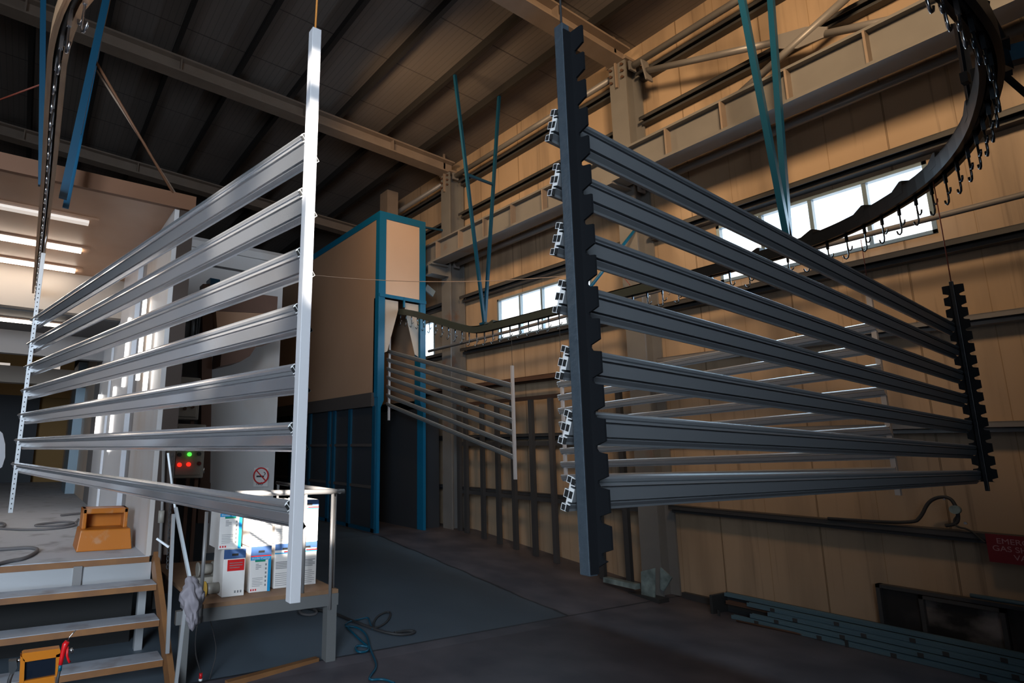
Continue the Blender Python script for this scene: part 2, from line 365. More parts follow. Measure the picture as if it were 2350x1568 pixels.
# wind post seen above the oven
c = PY(896, 430, 10.2)
tag(MB().lo((c.x-.14, 10.1, .35), (c.x+.14, 10.4, 7.3)).build('steel_post', 'beige'), 'beige post rising from behind the top of the oven to the roof', 'post')
def rafter(y, lbl):
    r = thing('roof_rafter', (0, y, zr(0)), lbl, 'beam'); x0, x1 = -7.0, 6.85
    b = MB()
    for a, c, w_ in ((-.13, -.10, .12), (.10, .13, .12), (-.10, .10, .012)):
        b.prism([(x0, zr(x0)+a), (x1, zr(x1)+a), (x1, zr(x1)+c), (x0, zr(x0)+c)], (0, y-w_, 0), (0, y+w_, 0), (1, 0, 0), (0, 0, 1))
    b.build('girder', 'beige', r)
    for x in (5.4, 3.6, 1.5, -.6): MB().lo((x-.01, y-.11, zr(x)-.10), (x+.01, y+.11, zr(x)+.10)).build('stiffener', 'beige', r)
rafter(4.65, 'beige roof beam crossing the top right corner of the roof')
rafter(8.6, 'long beige roof beam crossing behind the silver post')
rafter(12.55, 'farthest beige roof beam above the spray booth')
rafter(.70, 'beige roof beam overhead nearest the camera')
PXs = [6.12, 5.2, 4.27, 3.32, 2.36, 1.38, .42, -.54, -1.5, -2.46, -3.4, -4.4, -5.3, -6.2]
NT = ['nearest the side wall', 'second from the side wall', 'third from the side wall', 'fourth from the side wall', 'fifth from the side wall', 'sixth from the side wall', 'seventh from the side wall', 'eighth from the side wall', 'ninth from the side wall', 'tenth from the side wall', 'eleventh from the side wall', 'twelfth from the side wall', 'thirteenth from the side wall', 'farthest from the side wall']
for i, x in enumerate(PXs):
    z = zr(x)+.13; b = MB(); b.lo((x-.035, -3.4, z), (x+.035, 17.9, z+.012)).lo((x-.01, -3.4, z+.012), (x+.01, 17.9, z+.155)).lo((x-.01, -3.4, z+.155), (x+.05, 17.9, z+.166))
    tag(b.build('roof_purlin', 'purlin'), 'dark roof purlin under the deck, ' + NT[i], 'purlin', 'roof purlins')
# sag brackets where purlins sit on the rafter
# girts on the side wall, bay by bay
G = [(6.94, 'top'), (6.25, 'second'), (5.55, 'third'), (4.56, 'window head'), (3.55, 'window sill'), (2.86, 'mid-height'), (1.95, 'lower'), (1.04, 'lowest')]
bays = [(-3.4, .55, 'behind the camera'), (.84, 4.51, 'in the near bay'), (4.79, 8.46, 'in the middle bay'), (8.74, 17.8, 'beyond the oven')]
for z, nm in G:
    for y0, y1, bn in bays:
        if y1 < 1: continue
        h = .10 if 'window' in nm else .085
        b = MB(); b.lo((6.90, y0, z+h/2-.012), (7.085, y1, z+h/2)).lo((6.90, y0, z-.005), (6.912, y1, z+h/2)).lo((7.07, y0, z-h/2), (7.085, y1, z+h/2-.012)).lo((6.98, y0, z-h/2), (7.07, y1, z-h/2+.01)).lo((6.97, y0, z-h/2), (6.98, y1, z-.01))
        o = b.build('wall_girt', 'rust' if (nm == 'mid-height' and 'near' not in bn) else ('pipe' if nm in ('mid-height', 'lower') and 'near' in bn else 'girt'))
        tag(o, 'horizontal steel %s rail on the tan side wall %s' % (nm, bn), 'wall rail', 'side wall rails')
# crane runway beam
r = thing('crane_beam', (6.45, 3.3, 5.2), 'deep grey crane runway beam with stiffeners along the side wall', 'beam')
b = MB(); b.lo((6.30, -3.4, 5.205), (6.60, 9.0, 5.24)).lo((6.36, -3.4, 5.60), (6.54, 9.0, 5.63)).lo((6.44, -3.4, 5.24), (6.46, 9.0, 5.60)); b.build('girder', 'greysteel', r)
for i in range(15):
    y = -.8+.66*i; MB().lo((6.34, y-.01, 5.24), (6.44, y+.01, 5.60)).build('stiffener', 'beige', r)
MB().lo((6.28, 9.0, 5.1), (6.62, 9.03, 5.68)).build('end_plate', 'beige', r)
# pipes along the wall
def pipe(pts, rad, m, lbl, cat='pipe', name='steel_pipe', grp=None):
    o = MB().tube(pts, rad, 14).build(name, m); return tag(o, lbl, cat, grp)
def strut(y0, y1, x, z, lbl):
    r = thing('tubular_strut', (x, y0, z), lbl, 'strut', 'eaves struts')
    MB().tube([(x, y0+.02, z), (x, y1-.02, z)], .048, 16).build('tube', 'pipe', r)
    for y in (y0, y1): MB().lo((x-.07, y-.012, z-.075), (x+.07, y+.012, z+.075)).build('end_plate', 'pipe', r)
strut(.84, 4.51, 6.84, 7.07, 'round eaves strut under the roof in the near bay')
strut(4.79, 8.46, 6.84, 7.07, 'round eaves strut under the roof in the middle bay')
strut(8.74, 17.8, 6.84, 7.07, 'round eaves strut under the roof beyond the oven')
strut(.84, 4.51, 6.84, 5.24, 'round grey strut below the crane beam in the near bay')
strut(4.79, 8.46, 6.84, 5.24, 'round grey strut below the crane beam in the middle bay')
r = thing('cross_brace', (6.72, 3, 6.4), 'round wind bracing tubes with a gusset plate above the crane beam', 'bracing')
def br(a, c, nm='tube'): MB().tube([PX(*a, 6.72), PX(*c, 6.72)], .042, 14).build(nm, 'pipe', r)
br((1482, 163), (1775, 98)); br((1690, 222), (1960, -20)); br((1895, 78), (2120, 30))
MB().poly([PX(1770, 85, 6.72), PX(1850, 62, 6.72), PX(1900, 62, 6.72), PX(1895, 85, 6.72), PX(1830, 112, 6.72), PX(1772, 112, 6.72)], .02, (1, 0, 0)).build('gusset_plate', 'pipe', r)
MB().bar(PX(1478, 140, 6.72), PX(1490, 185, 6.72), .14, .02).build('end_plate', 'pipe', r)

# ---------------------------------------------------------------- overhead conveyor
ZR = 3.5
path = [V(-.04, 7.85, ZR), V(-.04, 7.0, ZR), V(-.035, 4.4, ZR), V(-.05, 3.2, ZR), V(-.05, 2.7, ZR), V(.02, 2.3, ZR), V(.28, 1.93, ZR), V(.62, 1.52, ZR), V(.85, 1.16, ZR), V(1.10, .90, ZR), V(1.6, .68, ZR), V(2.3, .58, ZR), V(3.09, .57, ZR), V(3.54, .60, ZR), V(3.95, .70, ZR), V(4.48, .90, ZR), V(4.93, 1.17, ZR), V(5.22, 1.45, ZR), V(5.48, 1.78, ZR), V(5.66, 2.13, ZR), V(5.76, 2.6, ZR), V(5.78, 3.2, ZR)]
path += [V(5.78, 4.5, ZR), V(5.78, 6.4, ZR), V(5.78, 6.65, ZR+.01), V(5.78, 6.9, ZR+.06), V(5.77, 7.7, ZR+.36), V(5.72, 8.6, ZR+.70), V(5.72, 9.7, ZR+.85)]
def resample(pts, step):
    out = [pts[0]]; acc = 0; 
    for a, c in zip(pts, pts[1:]):
        L = (c-a).length; d = step-acc
        while d <= L: out.append(a.lerp(c, d/L)); d += step
        acc = L-(d-step)
    return out
def smooth(pts, n=2):
    for _ in range(n):
        q = [pts[0]]
        for a, c in zip(pts, pts[1:]): q += [a.lerp(c, .25), a.lerp(c, .75)]
        pts = q+[pts[-1]]
    return pts
sm = smooth(path, 2)
conv = thing('overhead_conveyor', (3.4, 2.5, ZR), 'overhead conveyor track looping round the hall with small hanging hooks', 'conveyor')
ia = min(range(len(sm)), key=lambda i: (sm[i]-V(.02, 2.25, ZR)).length); ib = min(range(len(sm)), key=lambda i: (sm[i]-V(5.78, 3.4, ZR)).length)
def track(seg, m, lab=None):
    b = MB(); w_, h_ = .085, .105
    off = lambda dx, dz: [p+(seg[min(i+1, len(seg)-1)]-seg[max(i-1, 0)]).normalized().cross(V(0, 0, 1)).normalized()*dx+V(0, 0, dz) for i, p in enumerate(seg)]
    b.sweep(off(0, h_/2-.006), w_, .012); b.sweep(off(-w_/2+.005, 0), .010, h_); b.sweep(off(w_/2-.005, 0), .010, h_)
    b.sweep(off(-w_/2+.014, -h_/2+.006), .02, .01); b.sweep(off(w_/2-.014, -h_/2+.006), .02, .01)
    o = b.build('track_rail', m, conv)
    if lab: o['label'] = lab
track(sm[:ia+1], mat('brown_beige_rail', (.38, .23, .13), .5), 'brown-beige stretch running into the spray booth')  # warm light on this stretch is put into its brown
track(sm[ia:ib+1], 'black', 'black curved stretch'); track(sm[ib:], 'green', 'grey-green stretch running into the oven')
MB().tube([p-V(0, 0, .02) for p in sm], .014, 6).build('drive_chain', 'darkmachine', conv)
# hooks: one mesh, linked copies
def hook_mesh():
    b = MB(); b.bar((0, 0, 0), (0, 0, -.07), .012, .012)
    b.tube([(0, 0, -.07), (0, 0, -.155), (.006, .0, -.172), (.02, 0, -.178), (.034, 0, -.168), (.040, 0, -.150)], .0045, 6)
    b.tube([(0, 0, -.10), (-.004, 0, -.125), (-.018, 0, -.133), (-.03, 0, -.125), (-.034, 0, -.108)], .0045, 6)
    for v in b.bm.verts: v.co *= 1.25
    return b
h0 = hook_mesh().build('hanging_hook', 'steel', conv); hm = h0.data; bpy.data.objects.remove(h0)
dark_hook = hm.copy(); dark_hook.materials.clear(); dark_hook.materials.append(M['hooksteel'])
rs = resample(sm, .178); hooks = []
for i, p in enumerate(rs):
    if i < 3: continue
    d = (rs[min(i+1, len(rs)-1)]-rs[max(i-1, 0)]); 
    if p.y < 2.2 and p.x < 2.6 and p.x > .0: continue
    o = bpy.data.objects.new('hanging_hook', dark_hook if p.x > 3.0 else hm); sc.collection.objects.link(o)
    o.parent = conv; o.matrix_parent_inverse = Matrix.Translation(-conv.location); o.location = p-V(0, 0, .03); o.rotation_euler = (0, 0, math.atan2(d.y, d.x)); hooks.append(o)
# splice brackets on the track
for q in ((1868, 560), (1975, 505), (2075, 452), (2168, 385), (2230, 270), (1735, 595), (1083, 750), (1106, 748), (104, 130), (158, 150)):
    z = ZR; pt = PZ(*q, z); j = min(range(len(sm)), key=lambda i: (sm[i]-pt).length); d = (sm[min(j+1, len(sm)-1)]-sm[j-1]).normalized(); n = d.cross(V(0, 0, 1))
    b = MB(); b.poly([sm[j]+d*.05+V(0, 0, .0), sm[j]-d*.05+V(0, 0, .0), sm[j]-d*.06+V(0, 0, .085), sm[j]-d*.035+V(0, 0, .09), sm[j]+d*.05+V(0, 0, .055)], .088, n)
    b.build('splice_bracket', 'green' if sm[j].y > 5 else ('black' if sm[j].x > 2 else 'cabinet'), conv)
# V-shaped teal hangers
def vhanger(bot, tops, tie, lbl, w=.035, m='teal'):
    r = thing('teal_hanger', bot, lbl, 'hanger')
    for t_ in tops:
        a = Vector(bot)+(Vector(t_)-Vector(bot)).normalized()*.0
        MB().bar(a, t_, w, w).build('strut', m, r)
    if tie is not None:
        p = [Vector(bot).lerp(Vector(t_), tie) for t_ in tops]
        MB().bar(p[0], p[1], w*.8, w*.8).build('tie', m, r)
    MB().lo((bot[0]-.06, bot[1]-.05, bot[2]-.01), (bot[0]+.06, bot[1]+.05, bot[2]+.02)).build('foot_plate', m, r)
vhanger((5.78, 6.5, 3.57), [(5.2, 6.42, zr(5.2)+.14), (6.12, 6.42, zr(6.12)+.14)], .59, 'teal V-shaped hanger holding the green-grey track in the middle bay', .042)
vhanger((5.74, 2.40, 3.57), [(5.2, 2.40, zr(5.2)+.14), (6.12, 2.40, zr(6.12)+.14)], .78, 'teal V-shaped hanger holding the track in front of the near window', .05)
r = thing('teal_hanger', (-.04, 4.75, 3.58), 'teal legs with a brown strap holding the track before the spray booth', 'hanger')
MB().bar((-.08, 4.75, 3.56), (-.49, 4.75, 7.74), .04, .04).build('strut', 'teal', r)
MB().bar((.07, 4.75, 3.50), (.39, 4.75, 7.72), .055, .05).build('strut', 'teal', r)
MB().bar((.10, 4.95, 3.50), (.36, 4.95, 7.72), .045, .02).build('strut', 'bluepaint', r)
o = MB().bar((.13, 4.85, 4.1), (.41, 4.85, 7.72), .03, .03).build('strap', 'boothceil', r); o['label'] = 'brown strap'
MB().bar((-.3, 4.75, 5.40), (.20, 4.75, 5.3), .03, .03).build('tie', 'teal', r)
# black hanger frame where the track turns overhead at the right edge
r = thing('hanger_frame', (4.2, .8, 3.55), 'black steel frame carrying the curved track in the top right corner', 'frame')
q_ = lambda a, z: PZ(*a, z)
fr = lambda a, za, c, zc, w, h, m='black', nm='bar': MB().bar(q_(a, za), q_(c, zc), w, h).build(nm, m, r)
fr((2240, 290), 3.57, (2200, 50), 3.95, .045, .010, 'beige', 'flat_strap')
fr((2234, 280), 3.57, (2196, 40), 3.95, .012, .03)
fr((2305, 132), 3.72, (2470, 88), 3.72, .07, .09, 'teal', 'cross_arm')
fr((2262, 15), 3.95, (2318, 118), 3.77, .022, .022); fr((2302, 170), 3.68, (2400, 255), 3.52, .022, .022)
fr((2262, 120), 3.62, (2312, 140), 3.68, .03, .10, 'black', 'clamp_plate'); fr((2300, 90), 3.78, (2308, 175), 3.66, .05, .02, 'black', 'clamp_plate')
for a, z in (((2215, 180), 3.72), ((2241, 172), 3.6), ((2229, 272), 3.58)):
    p = q_(a, z); MB().box(p, (.05, .03, .06)).build('clamp_plate', 'black', r)
fr((2140, -30), 3.62, (2225, 60), 3.6, .035, .035); fr((2190, -10), 4.0, (2262, 15), 3.95, .04, .03)

# second track behind, nearer the wall
r = thing('wall_conveyor', (6.5, 5, 3.63), 'thin grey track with small hooks running along the wall before the windows', 'conveyor')
zz = 3.63; MB().tube([V(6.5, 8.9, 3.57), V(6.5, 6.6, 3.59), V(6.5, 2.6, 3.70), V(6.5, -1.5, 3.72)], .026, 10).build('track_tube', 'greypanel', r)
for y in [3.5+.26*i for i in range(14)]:
    MB().tube([(6.5, y, zz+.1), (6.5, y, zz-.05), (6.5, y+.012, zz-.062), (6.5, y+.026, zz-.05)], .004, 5).build('hanging_hook', 'steel', r)

# ---------------------------------------------------------------- racks of profiles
def profile(a, c, h, t_, tilt, side, m, name_label, grp, endcap=0, extra=.0):
    """extruded aluminium profile from a to c; side = outward horizontal direction of the visible face"""
    a, c = Vector(a), Vector(c); d = (c-a).normalized(); s_ = Vector(side); s_ = (s_-d*s_.dot(d)).normalized(); u0 = s_.cross(d); 
    if u0.z < 0: u0 = -u0
    u = (u0*math.cos(tilt)+s_*math.sin(tilt)).normalized(); v = (s_*math.cos(tilt)-u0*math.sin(tilt)).normalized()
    T = t_/2; g_ = .011; k = .030*h/.078*1.0
    po = [(-h/2, -T), (-h/2, T*.15), (-h/2+.006, T*.2), (-.28*h, T*.8), (-.26*h, T*.8), (-.25*h, T-g_), (-.20*h, T-g_), (-.19*h, T), (.19*h, T), (.20*h, T-g_), (.25*h, T-g_), (.26*h, T), (h/2-.014, T*.35), (h/2-.010, T*.75), (h/2-.003, T*.7), (h/2, T*.2), (h/2, -T),
          (.30*h, -T), (.30*h, -T*.2), (.12*h, -T*.2), (.12*h, -T), (-.12*h, -T), (-.12*h, -T*.2), (-.30*h, -T*.2), (-.30*h, -T)]
    o = MB().prism(po, a, c, u, v).build('aluminium_profile', m)
    tag(o, name_label, 'aluminium profile', grp)
    o.location = (0, 0, 0)
    if endcap:
        b = MB(); e = a-d*.0016
        for x0, x1, y0, y1 in ((-.48*h, -.32*h, -T*.85, -T*.1), (-.48*h, -.29*h, T*.1, T*.75), (-.10*h, .10*h, -T*.85, -T*.05), (-.10*h, .10*h, T*.15, T*.85), (.32*h, .48*h, -T*.85, -T*.1), (.29*h, .46*h, T*.1, T*.8)):
            b.prism([(x0, y0), (x1, y0), (x1, y1), (x0, y1)], e-d*.0008, e+d*.001, u, v)
        cp = MB().prism(po, a-d*.0015, a+d*.001, u, v).build('sawn_end', 'cut', o); cp['label'] = 'bright sawn end'
        b.build('hollow_chamber', 'hollow', cp)
    return o
def post(x, y, z0, z1, m, plate, name, lbl, wire_m, wire_r=.003, tube_w=.028, notch=.0825, axis='y', wtop=None, holes=False, oneside=False):
    r = thing(name, (x, y, z0), lbl, 'hanging post')
    MB().box((x, y, (z0+z1)/2), (tube_w, tube_w, z1-z0)).build('square_tube', m, r, bevel=.0015)
    if plate:
        # serrated plate: outline with hook notches down both edges
        W = .050; zs = z1-.02; R_, L_ = [], []
        while zs-notch > z0:
            zt = zs; zb = zs-notch
            seg = [(W*.80, zt), (W, zt-.002), (W, zb+.026), (W*.50, zb+.016), (W*.48, zb+.010), (W*.56, zb+.003), (W*.74, zb+.0005)]
            R_ += seg; zs = zb
        L_ = [(-a, z) for a, z in reversed(R_)] if not oneside else [(tube_w/2, z0), (tube_w/2, z1-.02)]
        if oneside: R_ = [(-a, z) for a, z in R_]
        poly = R_+L_
        b = MB()
        if axis == 'y': b.prism(poly, (x+tube_w/2+.001, y, 0), (x+tube_w/2+.007, y, 0), (0, 1, 0), (0, 0, 1))
        else: b.prism(poly, (x, y-tube_w/2-.007, 0), (x, y-tube_w/2-.001, 0), (1, 0, 0), (0, 0, 1))
        b.build('hook_plate', plate, r)
        if oneside: MB().lo((x-tube_w/2+.001, y-tube_w/2-.003, z0+.004), (x+tube_w/2+.001, y-tube_w/2-.0005, z1-.02)).build('backing_strip', plate, r)
    if holes:
        ha = MB().box((0, 0, 0), (.002, .006, .010)).build('punched_hole', 'hollow', r).data; hb = MB().box((0, 0, 0), (.006, .002, .010)).build('punched_hole', 'hollow', r).data
        for o in [c for c in sc.objects if c.data in (ha, hb)]: bpy.data.objects.remove(o)
        for k in range(min(49, int((z1-z0)/.035))):
            for me, p in ((ha, V(x-tube_w/2-.0005, y, z0+.03+.035*k)), (hb, V(x, y-tube_w/2-.0005, z0+.03+.035*k))):
                o = bpy.data.objects.new('punched_hole', me); sc.collection.objects.link(o); o.parent = r; o.matrix_parent_inverse = Matrix.Translation(-r.location); o.location = p
    zt = wtop if wtop else ZR-.05
    MB().tube([(x, y, z1-.01), (x+.004, y, (z1+zt)/2), (x, y, zt)], wire_r, 6).build('hanger_wire', wire_m, r)
    return r
BLK = [2.474, 2.326, 2.172, 2.027, 1.868, 1.719, 1.571]
post(1.08, .90, 1.400, 2.735, 'blackpost', 'blackplate', 'hanging_post', 'dark blue square post with black hook plate at the near end of the dark rack', 'rubber', .003, .026, notch=.0755, oneside=True)
post(4.93, 1.20, 1.49, 2.77, 'black', 'blackplate', 'hanging_post', 'black notched post at the far right end of the dark rack', 'redwire', .003, .018, notch=.0755)
for k, z in enumerate(BLK):
    profile((1.066, .932, z-.004), (4.95, 1.235, z-.004), .080, .024, .30, (0, -1, 0), 'slat', '%s%s grey profile of the dark rack hanging at the right' % (ORD[k], '' if k == 0 else ' from top'), 'profiles on the dark rack', 1)
SIL = list(zip([2.563, 2.384, 2.196, 2.027, 1.851, 1.687, 1.478], [2.595, 2.405, 2.224, 2.042, 1.856, 1.669, 1.495]))
post(.655, 1.495, 1.265, 2.95, 'postwhite', None, 'hanging_post', 'pale square post at the near end of the silver rack', 'wire', .0035, .030)
post(-.01, 5.10, 1.18, 3.15, 'alu2', None, 'hanging_post', 'punched aluminium post at the far left end of the silver rack', 'steel', .004, .030, holes=True)
for k, (za, zb) in enumerate(SIL):
    profile((.662, 1.522, za), (-.015, 5.20, zb), .094, .022, .68, (-1, 0, 0), 'alu', '%s%s shiny silver profile of the rack at the left' % (ORD[k], '' if k == 0 else ' from top'), 'profiles on the silver rack', 1)
PAL = list(zip([2.705, 2.535, 2.367, 2.188, 2.034, 1.882, 1.706, 1.571], [2.524, 2.36, 2.193, 2.026, 1.862, 1.703, 1.541, 1.386]))
post(5.79, 1.90, 1.40, 3.0, 'postwhite', None, 'hanging_post', 'pale post behind the right half of the dark rack', 'redwire', .003, .034)
post(5.75, 5.06, 1.35, 2.85, 'postwhite', None, 'hanging_post', 'pale post just left of the dark blue near post', 'rubber', .003, .034)
for k, (za, zb) in enumerate(PAL):
    profile((5.765, 1.88, za), (5.725, 5.10, zb), .082, .026, .45, (-1, 0, 0), 'alu2', '%s%s pale profile of the rack behind the dark rack' % (ORD[k], '' if k == 0 else ' from top'), 'profiles on the pale rack')
SML = list(zip([2.596, 2.433, 2.271, 2.11, 1.95, 1.785, 1.622], [3.495, 3.333, 3.163, 3.003, 2.836, 2.677, 2.519]))
post(5.79, 5.96, 1.33, 2.88, 'postwhite', None, 'hanging_post', 'pale post at the right end of the small rack near the oven', 'rubber', .003, .036)
post(5.65, 8.95, 2.23, 3.77, 'postwhite', None, 'hanging_post', 'pale post of the small rack inside the oven mouth', 'rubber', .003, .034, wtop=4.2)
for k, (za, zb) in enumerate(SML):
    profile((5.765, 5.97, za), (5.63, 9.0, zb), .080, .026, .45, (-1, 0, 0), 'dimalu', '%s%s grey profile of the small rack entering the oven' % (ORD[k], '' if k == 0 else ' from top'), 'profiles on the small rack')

# ---------------------------------------------------------------- blue-trimmed oven
ov = thing('curing_oven', (5.7, 12, .35), 'tall tan curing oven with blue trim and an open dark mouth', 'oven')
XL, XR, YF, YB, ZT = 5.19, 6.20, 8.6, 15.5, 6.00; fl0 = .35; ZM = 4.38
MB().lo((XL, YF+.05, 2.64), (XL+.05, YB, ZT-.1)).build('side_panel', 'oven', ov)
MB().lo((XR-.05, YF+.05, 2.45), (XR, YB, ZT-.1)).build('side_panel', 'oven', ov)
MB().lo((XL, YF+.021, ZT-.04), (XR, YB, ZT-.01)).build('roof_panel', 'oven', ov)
MB().lo((XL-.06, YF+.1, 2.44), (XL+.05, YB, 2.68)).build('ledge', 'ledge', ov)
b = MB(); b.lo((XL-.012, YF-.019, 2.6), (XL-.001, YF+.10, ZT)); b.lo((XL-.012, YF+.101, ZT-.13), (XL-.001, YB, ZT)); b.build('side_trim', 'bluepaint', ov)
b = MB(); b.lo((XL, YF-.02, ZM), (XL+.13, YF+.02, ZT)); b.lo((XR-.13, YF-.02, ZM), (XR, YF+.02, ZT)); b.lo((XL+.13, YF-.02, ZT-.13), (XR-.13, YF+.02, ZT)); b.lo((XL, YF-.04, ZM), (XR, YF-.021, ZM+.06)); b.build('front_trim', 'bluepaint', ov)
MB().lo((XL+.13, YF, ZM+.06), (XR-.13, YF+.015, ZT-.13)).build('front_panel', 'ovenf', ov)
for s_, x in ((1, XL), (-1, XR)):
    b = MB(); po = [(0, fl0), (.06, fl0), (.06, 2.42), (.12, 2.54), (.12, ZM), (0, ZM)]
    b.prism(po, (x, YF-.02, 0), (x, YF+.16, 0), (s_, 0, 0), (0, 0, 1)).build('jamb', 'bluepaint', ov)
for s_, x in ((1, XL+.13), (-1, XR-.13)):
    MB().poly([(x, YF+.03, ZM-.02), (x+s_*.30, YF+.03, ZM-.02), (x+s_*.30, YF+.03, ZM-.18), (x+s_*.08, YF+.03, 3.42), (x, YF+.03, 3.38)], .01, (0, 1, 0)).build('curtain_flap', 'flap', ov)
MB().bar((5.71, YF-.03, ZM+.06), (5.71, YF-.03, 4.25), .03).build('track_bracket', 'bluepaint', ov)
# lower side: dark panels in a blue frame
MB().lo((XL+.02, YF+.16, fl0), (XL+.05, YB, 2.45)).build('base_panel', 'darkpanel', ov)
b = MB()
for y in (8.68, 9.55, 10.19, 10.4, 11.3, 12.3): b.lo((XL-.02, y-.045, fl0), (XL+.04, y+.045, 2.45))
b.lo((XL-.02, YF, fl0), (XL+.04, YB, fl0+.06)); b.build('base_upright', 'teal', ov)
for z in (1.08, 1.78): MB().lo((XL-.01, YF+.1, z-.025), (XL+.03, YB, z+.025)).build('base_rail', 'ledge', ov)
MB().lo((XR-.05, YF+.16, fl0), (XR-.02, YB, 2.6)).build('base_panel', 'darkpanel', ov)
MB().lo((XL+.05, 11.2, fl0), (XR-.05, 11.25, 5.9)).build('inner_bulkhead', 'darkpanel', ov)
MB().bar((XR, YF, ZT-.1), (6.69, YF+.10, ZT-.02), .035).build('wall_tie', 'teal', ov)
# small pale vane by the oven
o = MB().box((6.42, 8.75, 4.72), (.22, .03, .13), Matrix.Rotation(.5, 3, 'Y')).build('metal_vane', 'winframe'); tag(o, 'small pale blue metal plate sticking out right of the oven', 'plate')
o = MB().lo((6.27, 8.80, .35), (6.66, 9.15, 2.35)).build('service_cabinet', 'darkpanel'); tag(o, 'dark narrow cabinet in the shade between oven and column', 'cabinet')

# ---------------------------------------------------------------- white enclosure left of the oven
en = thing('white_enclosure', (2.3, 8.4, .35), 'tall off-white plant housing between the spray booth and the oven', 'enclosure')
MB().lo((1.2, 8.0, .3), (3.14, 9.6, 4.44)).build('body', 'offwhite', en)
MB().prism([(-.1, 0), (.04, 0), (.04, .10), (.0, .16), (-.1, .16)], (1.2, 8.0, 4.44), (3.16, 8.0, 4.44), (0, -1, 0), (0, 0, 1)).build('cornice', 'offwhite', en)
MB().lo((1.5, 7.985, 4.2), (2.75, 8.0, 4.23)).build('seam_strip', 'ledge', en)
dc = thing('exhaust_duct', (2.2, 7.5, .3), 'brown duct box with a rounded hopper before the white housing', 'duct')
q = lambda x, y: PY(x, y, 7.45)
def face(pts, dy, nm, m, par, y=7.45): return MB().poly([PY(a, c, y) for a, c in pts], dy, (0, 1, 0)).build(nm, m, par)
face([(482, 672), (622, 690), (620, 728), (480, 722)], .5, 'hood', 'duct', dc)
face([(484, 722), (620, 728), (614, 790), (500, 800), (488, 775)], .46, 'hopper', 'boothceil', dc)
face([(500, 795), (570, 790), (576, 800), (562, 822), (540, 835), (495, 845)], .4, 'rounded_base', 'duct', dc)
face([(462, 655), (486, 655), (478, 1110), (456, 1110)], .16, 'riser', 'duct', dc)
face([(478, 642), (500, 646), (500, 672), (478, 668)], .2, 'head_box', 'teal', dc)
face([(455, 1108), (480, 1108), (476, 1200), (450, 1200)], .14, 'base_leg', 'duct', dc)
mt = thing('fan_motor', PY(430, 800, 7.35), 'dark ribbed fan motor beside the brown duct', 'motor')
a_, c_ = PY(430, 722, 7.35), PY(424, 790, 7.35); MB().cyl(a_, c_, .15, 24).build('housing', 'darkmachine', mt)
for k in range(14):
    a = math.pi*2*k/14; o = V(math.cos(a)*.155, math.sin(a)*.155, 0); MB().bar(a_+o, c_+o, .018, .03).build('cooling_rib', 'darkmachine', mt)
MB().cyl(a_+V(0, 0, .0), a_+V(0, 0, .16), .07).build('fan_cover', 'brown', mt)
MB().lo((c_.x-.1, 7.3, c_.z-.04), (c_.x+.1, 7.60, c_.z)).lo((c_.x-.03, 7.5, fz(7.4)), (c_.x+.03, 7.56, c_.z)).build('support_bracket', 'darkmachine', mt)
# dark machine body behind the cabinets
o = face([(382, 700), (640, 700), (625, 1230), (362, 1230)], .1, 'machine_frame', 'darkmachine', None, 8.9) if False else None
def cabinet(px0, py0, px1, py1, y, m, lbl, nm, dep=.18, cat='cabinet'):
    r = thing(nm, PY((px0+px1)/2, py1, y), lbl, cat); A, B = PY(px0, py1, y), PY(px1, py0, y)
    MB().lo((A.x, y, A.z), (B.x, y+dep, B.z)).build('body', m, r, bevel=.012)
    dr = MB().lo((A.x+.03, y-.012, A.z+.03), (B.x-.03, y, B.z-.03)).build('door', m, r, bevel=.006)
    for lx in (A.x+.05, B.x-.05): MB().lo((lx-.02, y+.06, fz(y)), (lx+.02, y+.10, A.z+.02)).build('stand_leg', 'duct', r)
    return r, A, B, dr
cb, A, B, cbd = cabinet(392, 975, 474, 1098, 6.5, 'cabinet', 'cream control box with green and red indicator lamps', 'control_box')
for (x, y, m, l) in ((434, 1043, 'ledgreen', 'glowing green lamp'), (411, 1067, 'ledred', 'glowing red lamp'), (432, 1066, 'ledred', 'glowing red lamp'), (456, 1064, 'dullred', 'unlit red lamp'), (411, 1044, 'darkmachine', 'dark button'), (456, 1042, 'darkmachine', 'dark button')):
    p = PY(x, y, 6.485); k = MB().cyl(p, p-V(0, .03, 0), .021, 16).build('indicator_lamp' if 'lamp' in l else 'push_button', m, cbd); k['label'] = l
for z in (A.z+.08, B.z-.08): MB().cyl((B.x+.004, 6.52, z-.03), (B.x+.004, 6.52, z+.03), .012, 8).build('hinge', 'steel', cb)
cb2, A, B, cb2d = cabinet(393, 868, 462, 962, 6.8, 'cabinet', 'worn switch cabinet above the control box', 'switch_cabinet')
MB().lo((A.x+.05, 6.77, A.z+.30), (B.x-.2, 6.8, A.z+.36)).build('vent_slot', 'darkmachine', cb2d)
for x, y in ((424, 938), (442, 934)): p = PY(x, y, 6.78); MB().cyl(p, p-V(0, .012, 0), .02, 10).build('rust_spot', 'rust', cb2d)
o = face([(384, 690), (470, 690), (470, 1290), (366, 1290)], .06, 'backing_panel', 'darkmachine', None, 7.65); tag(o, 'dark machine panel behind the control boxes', 'panel')
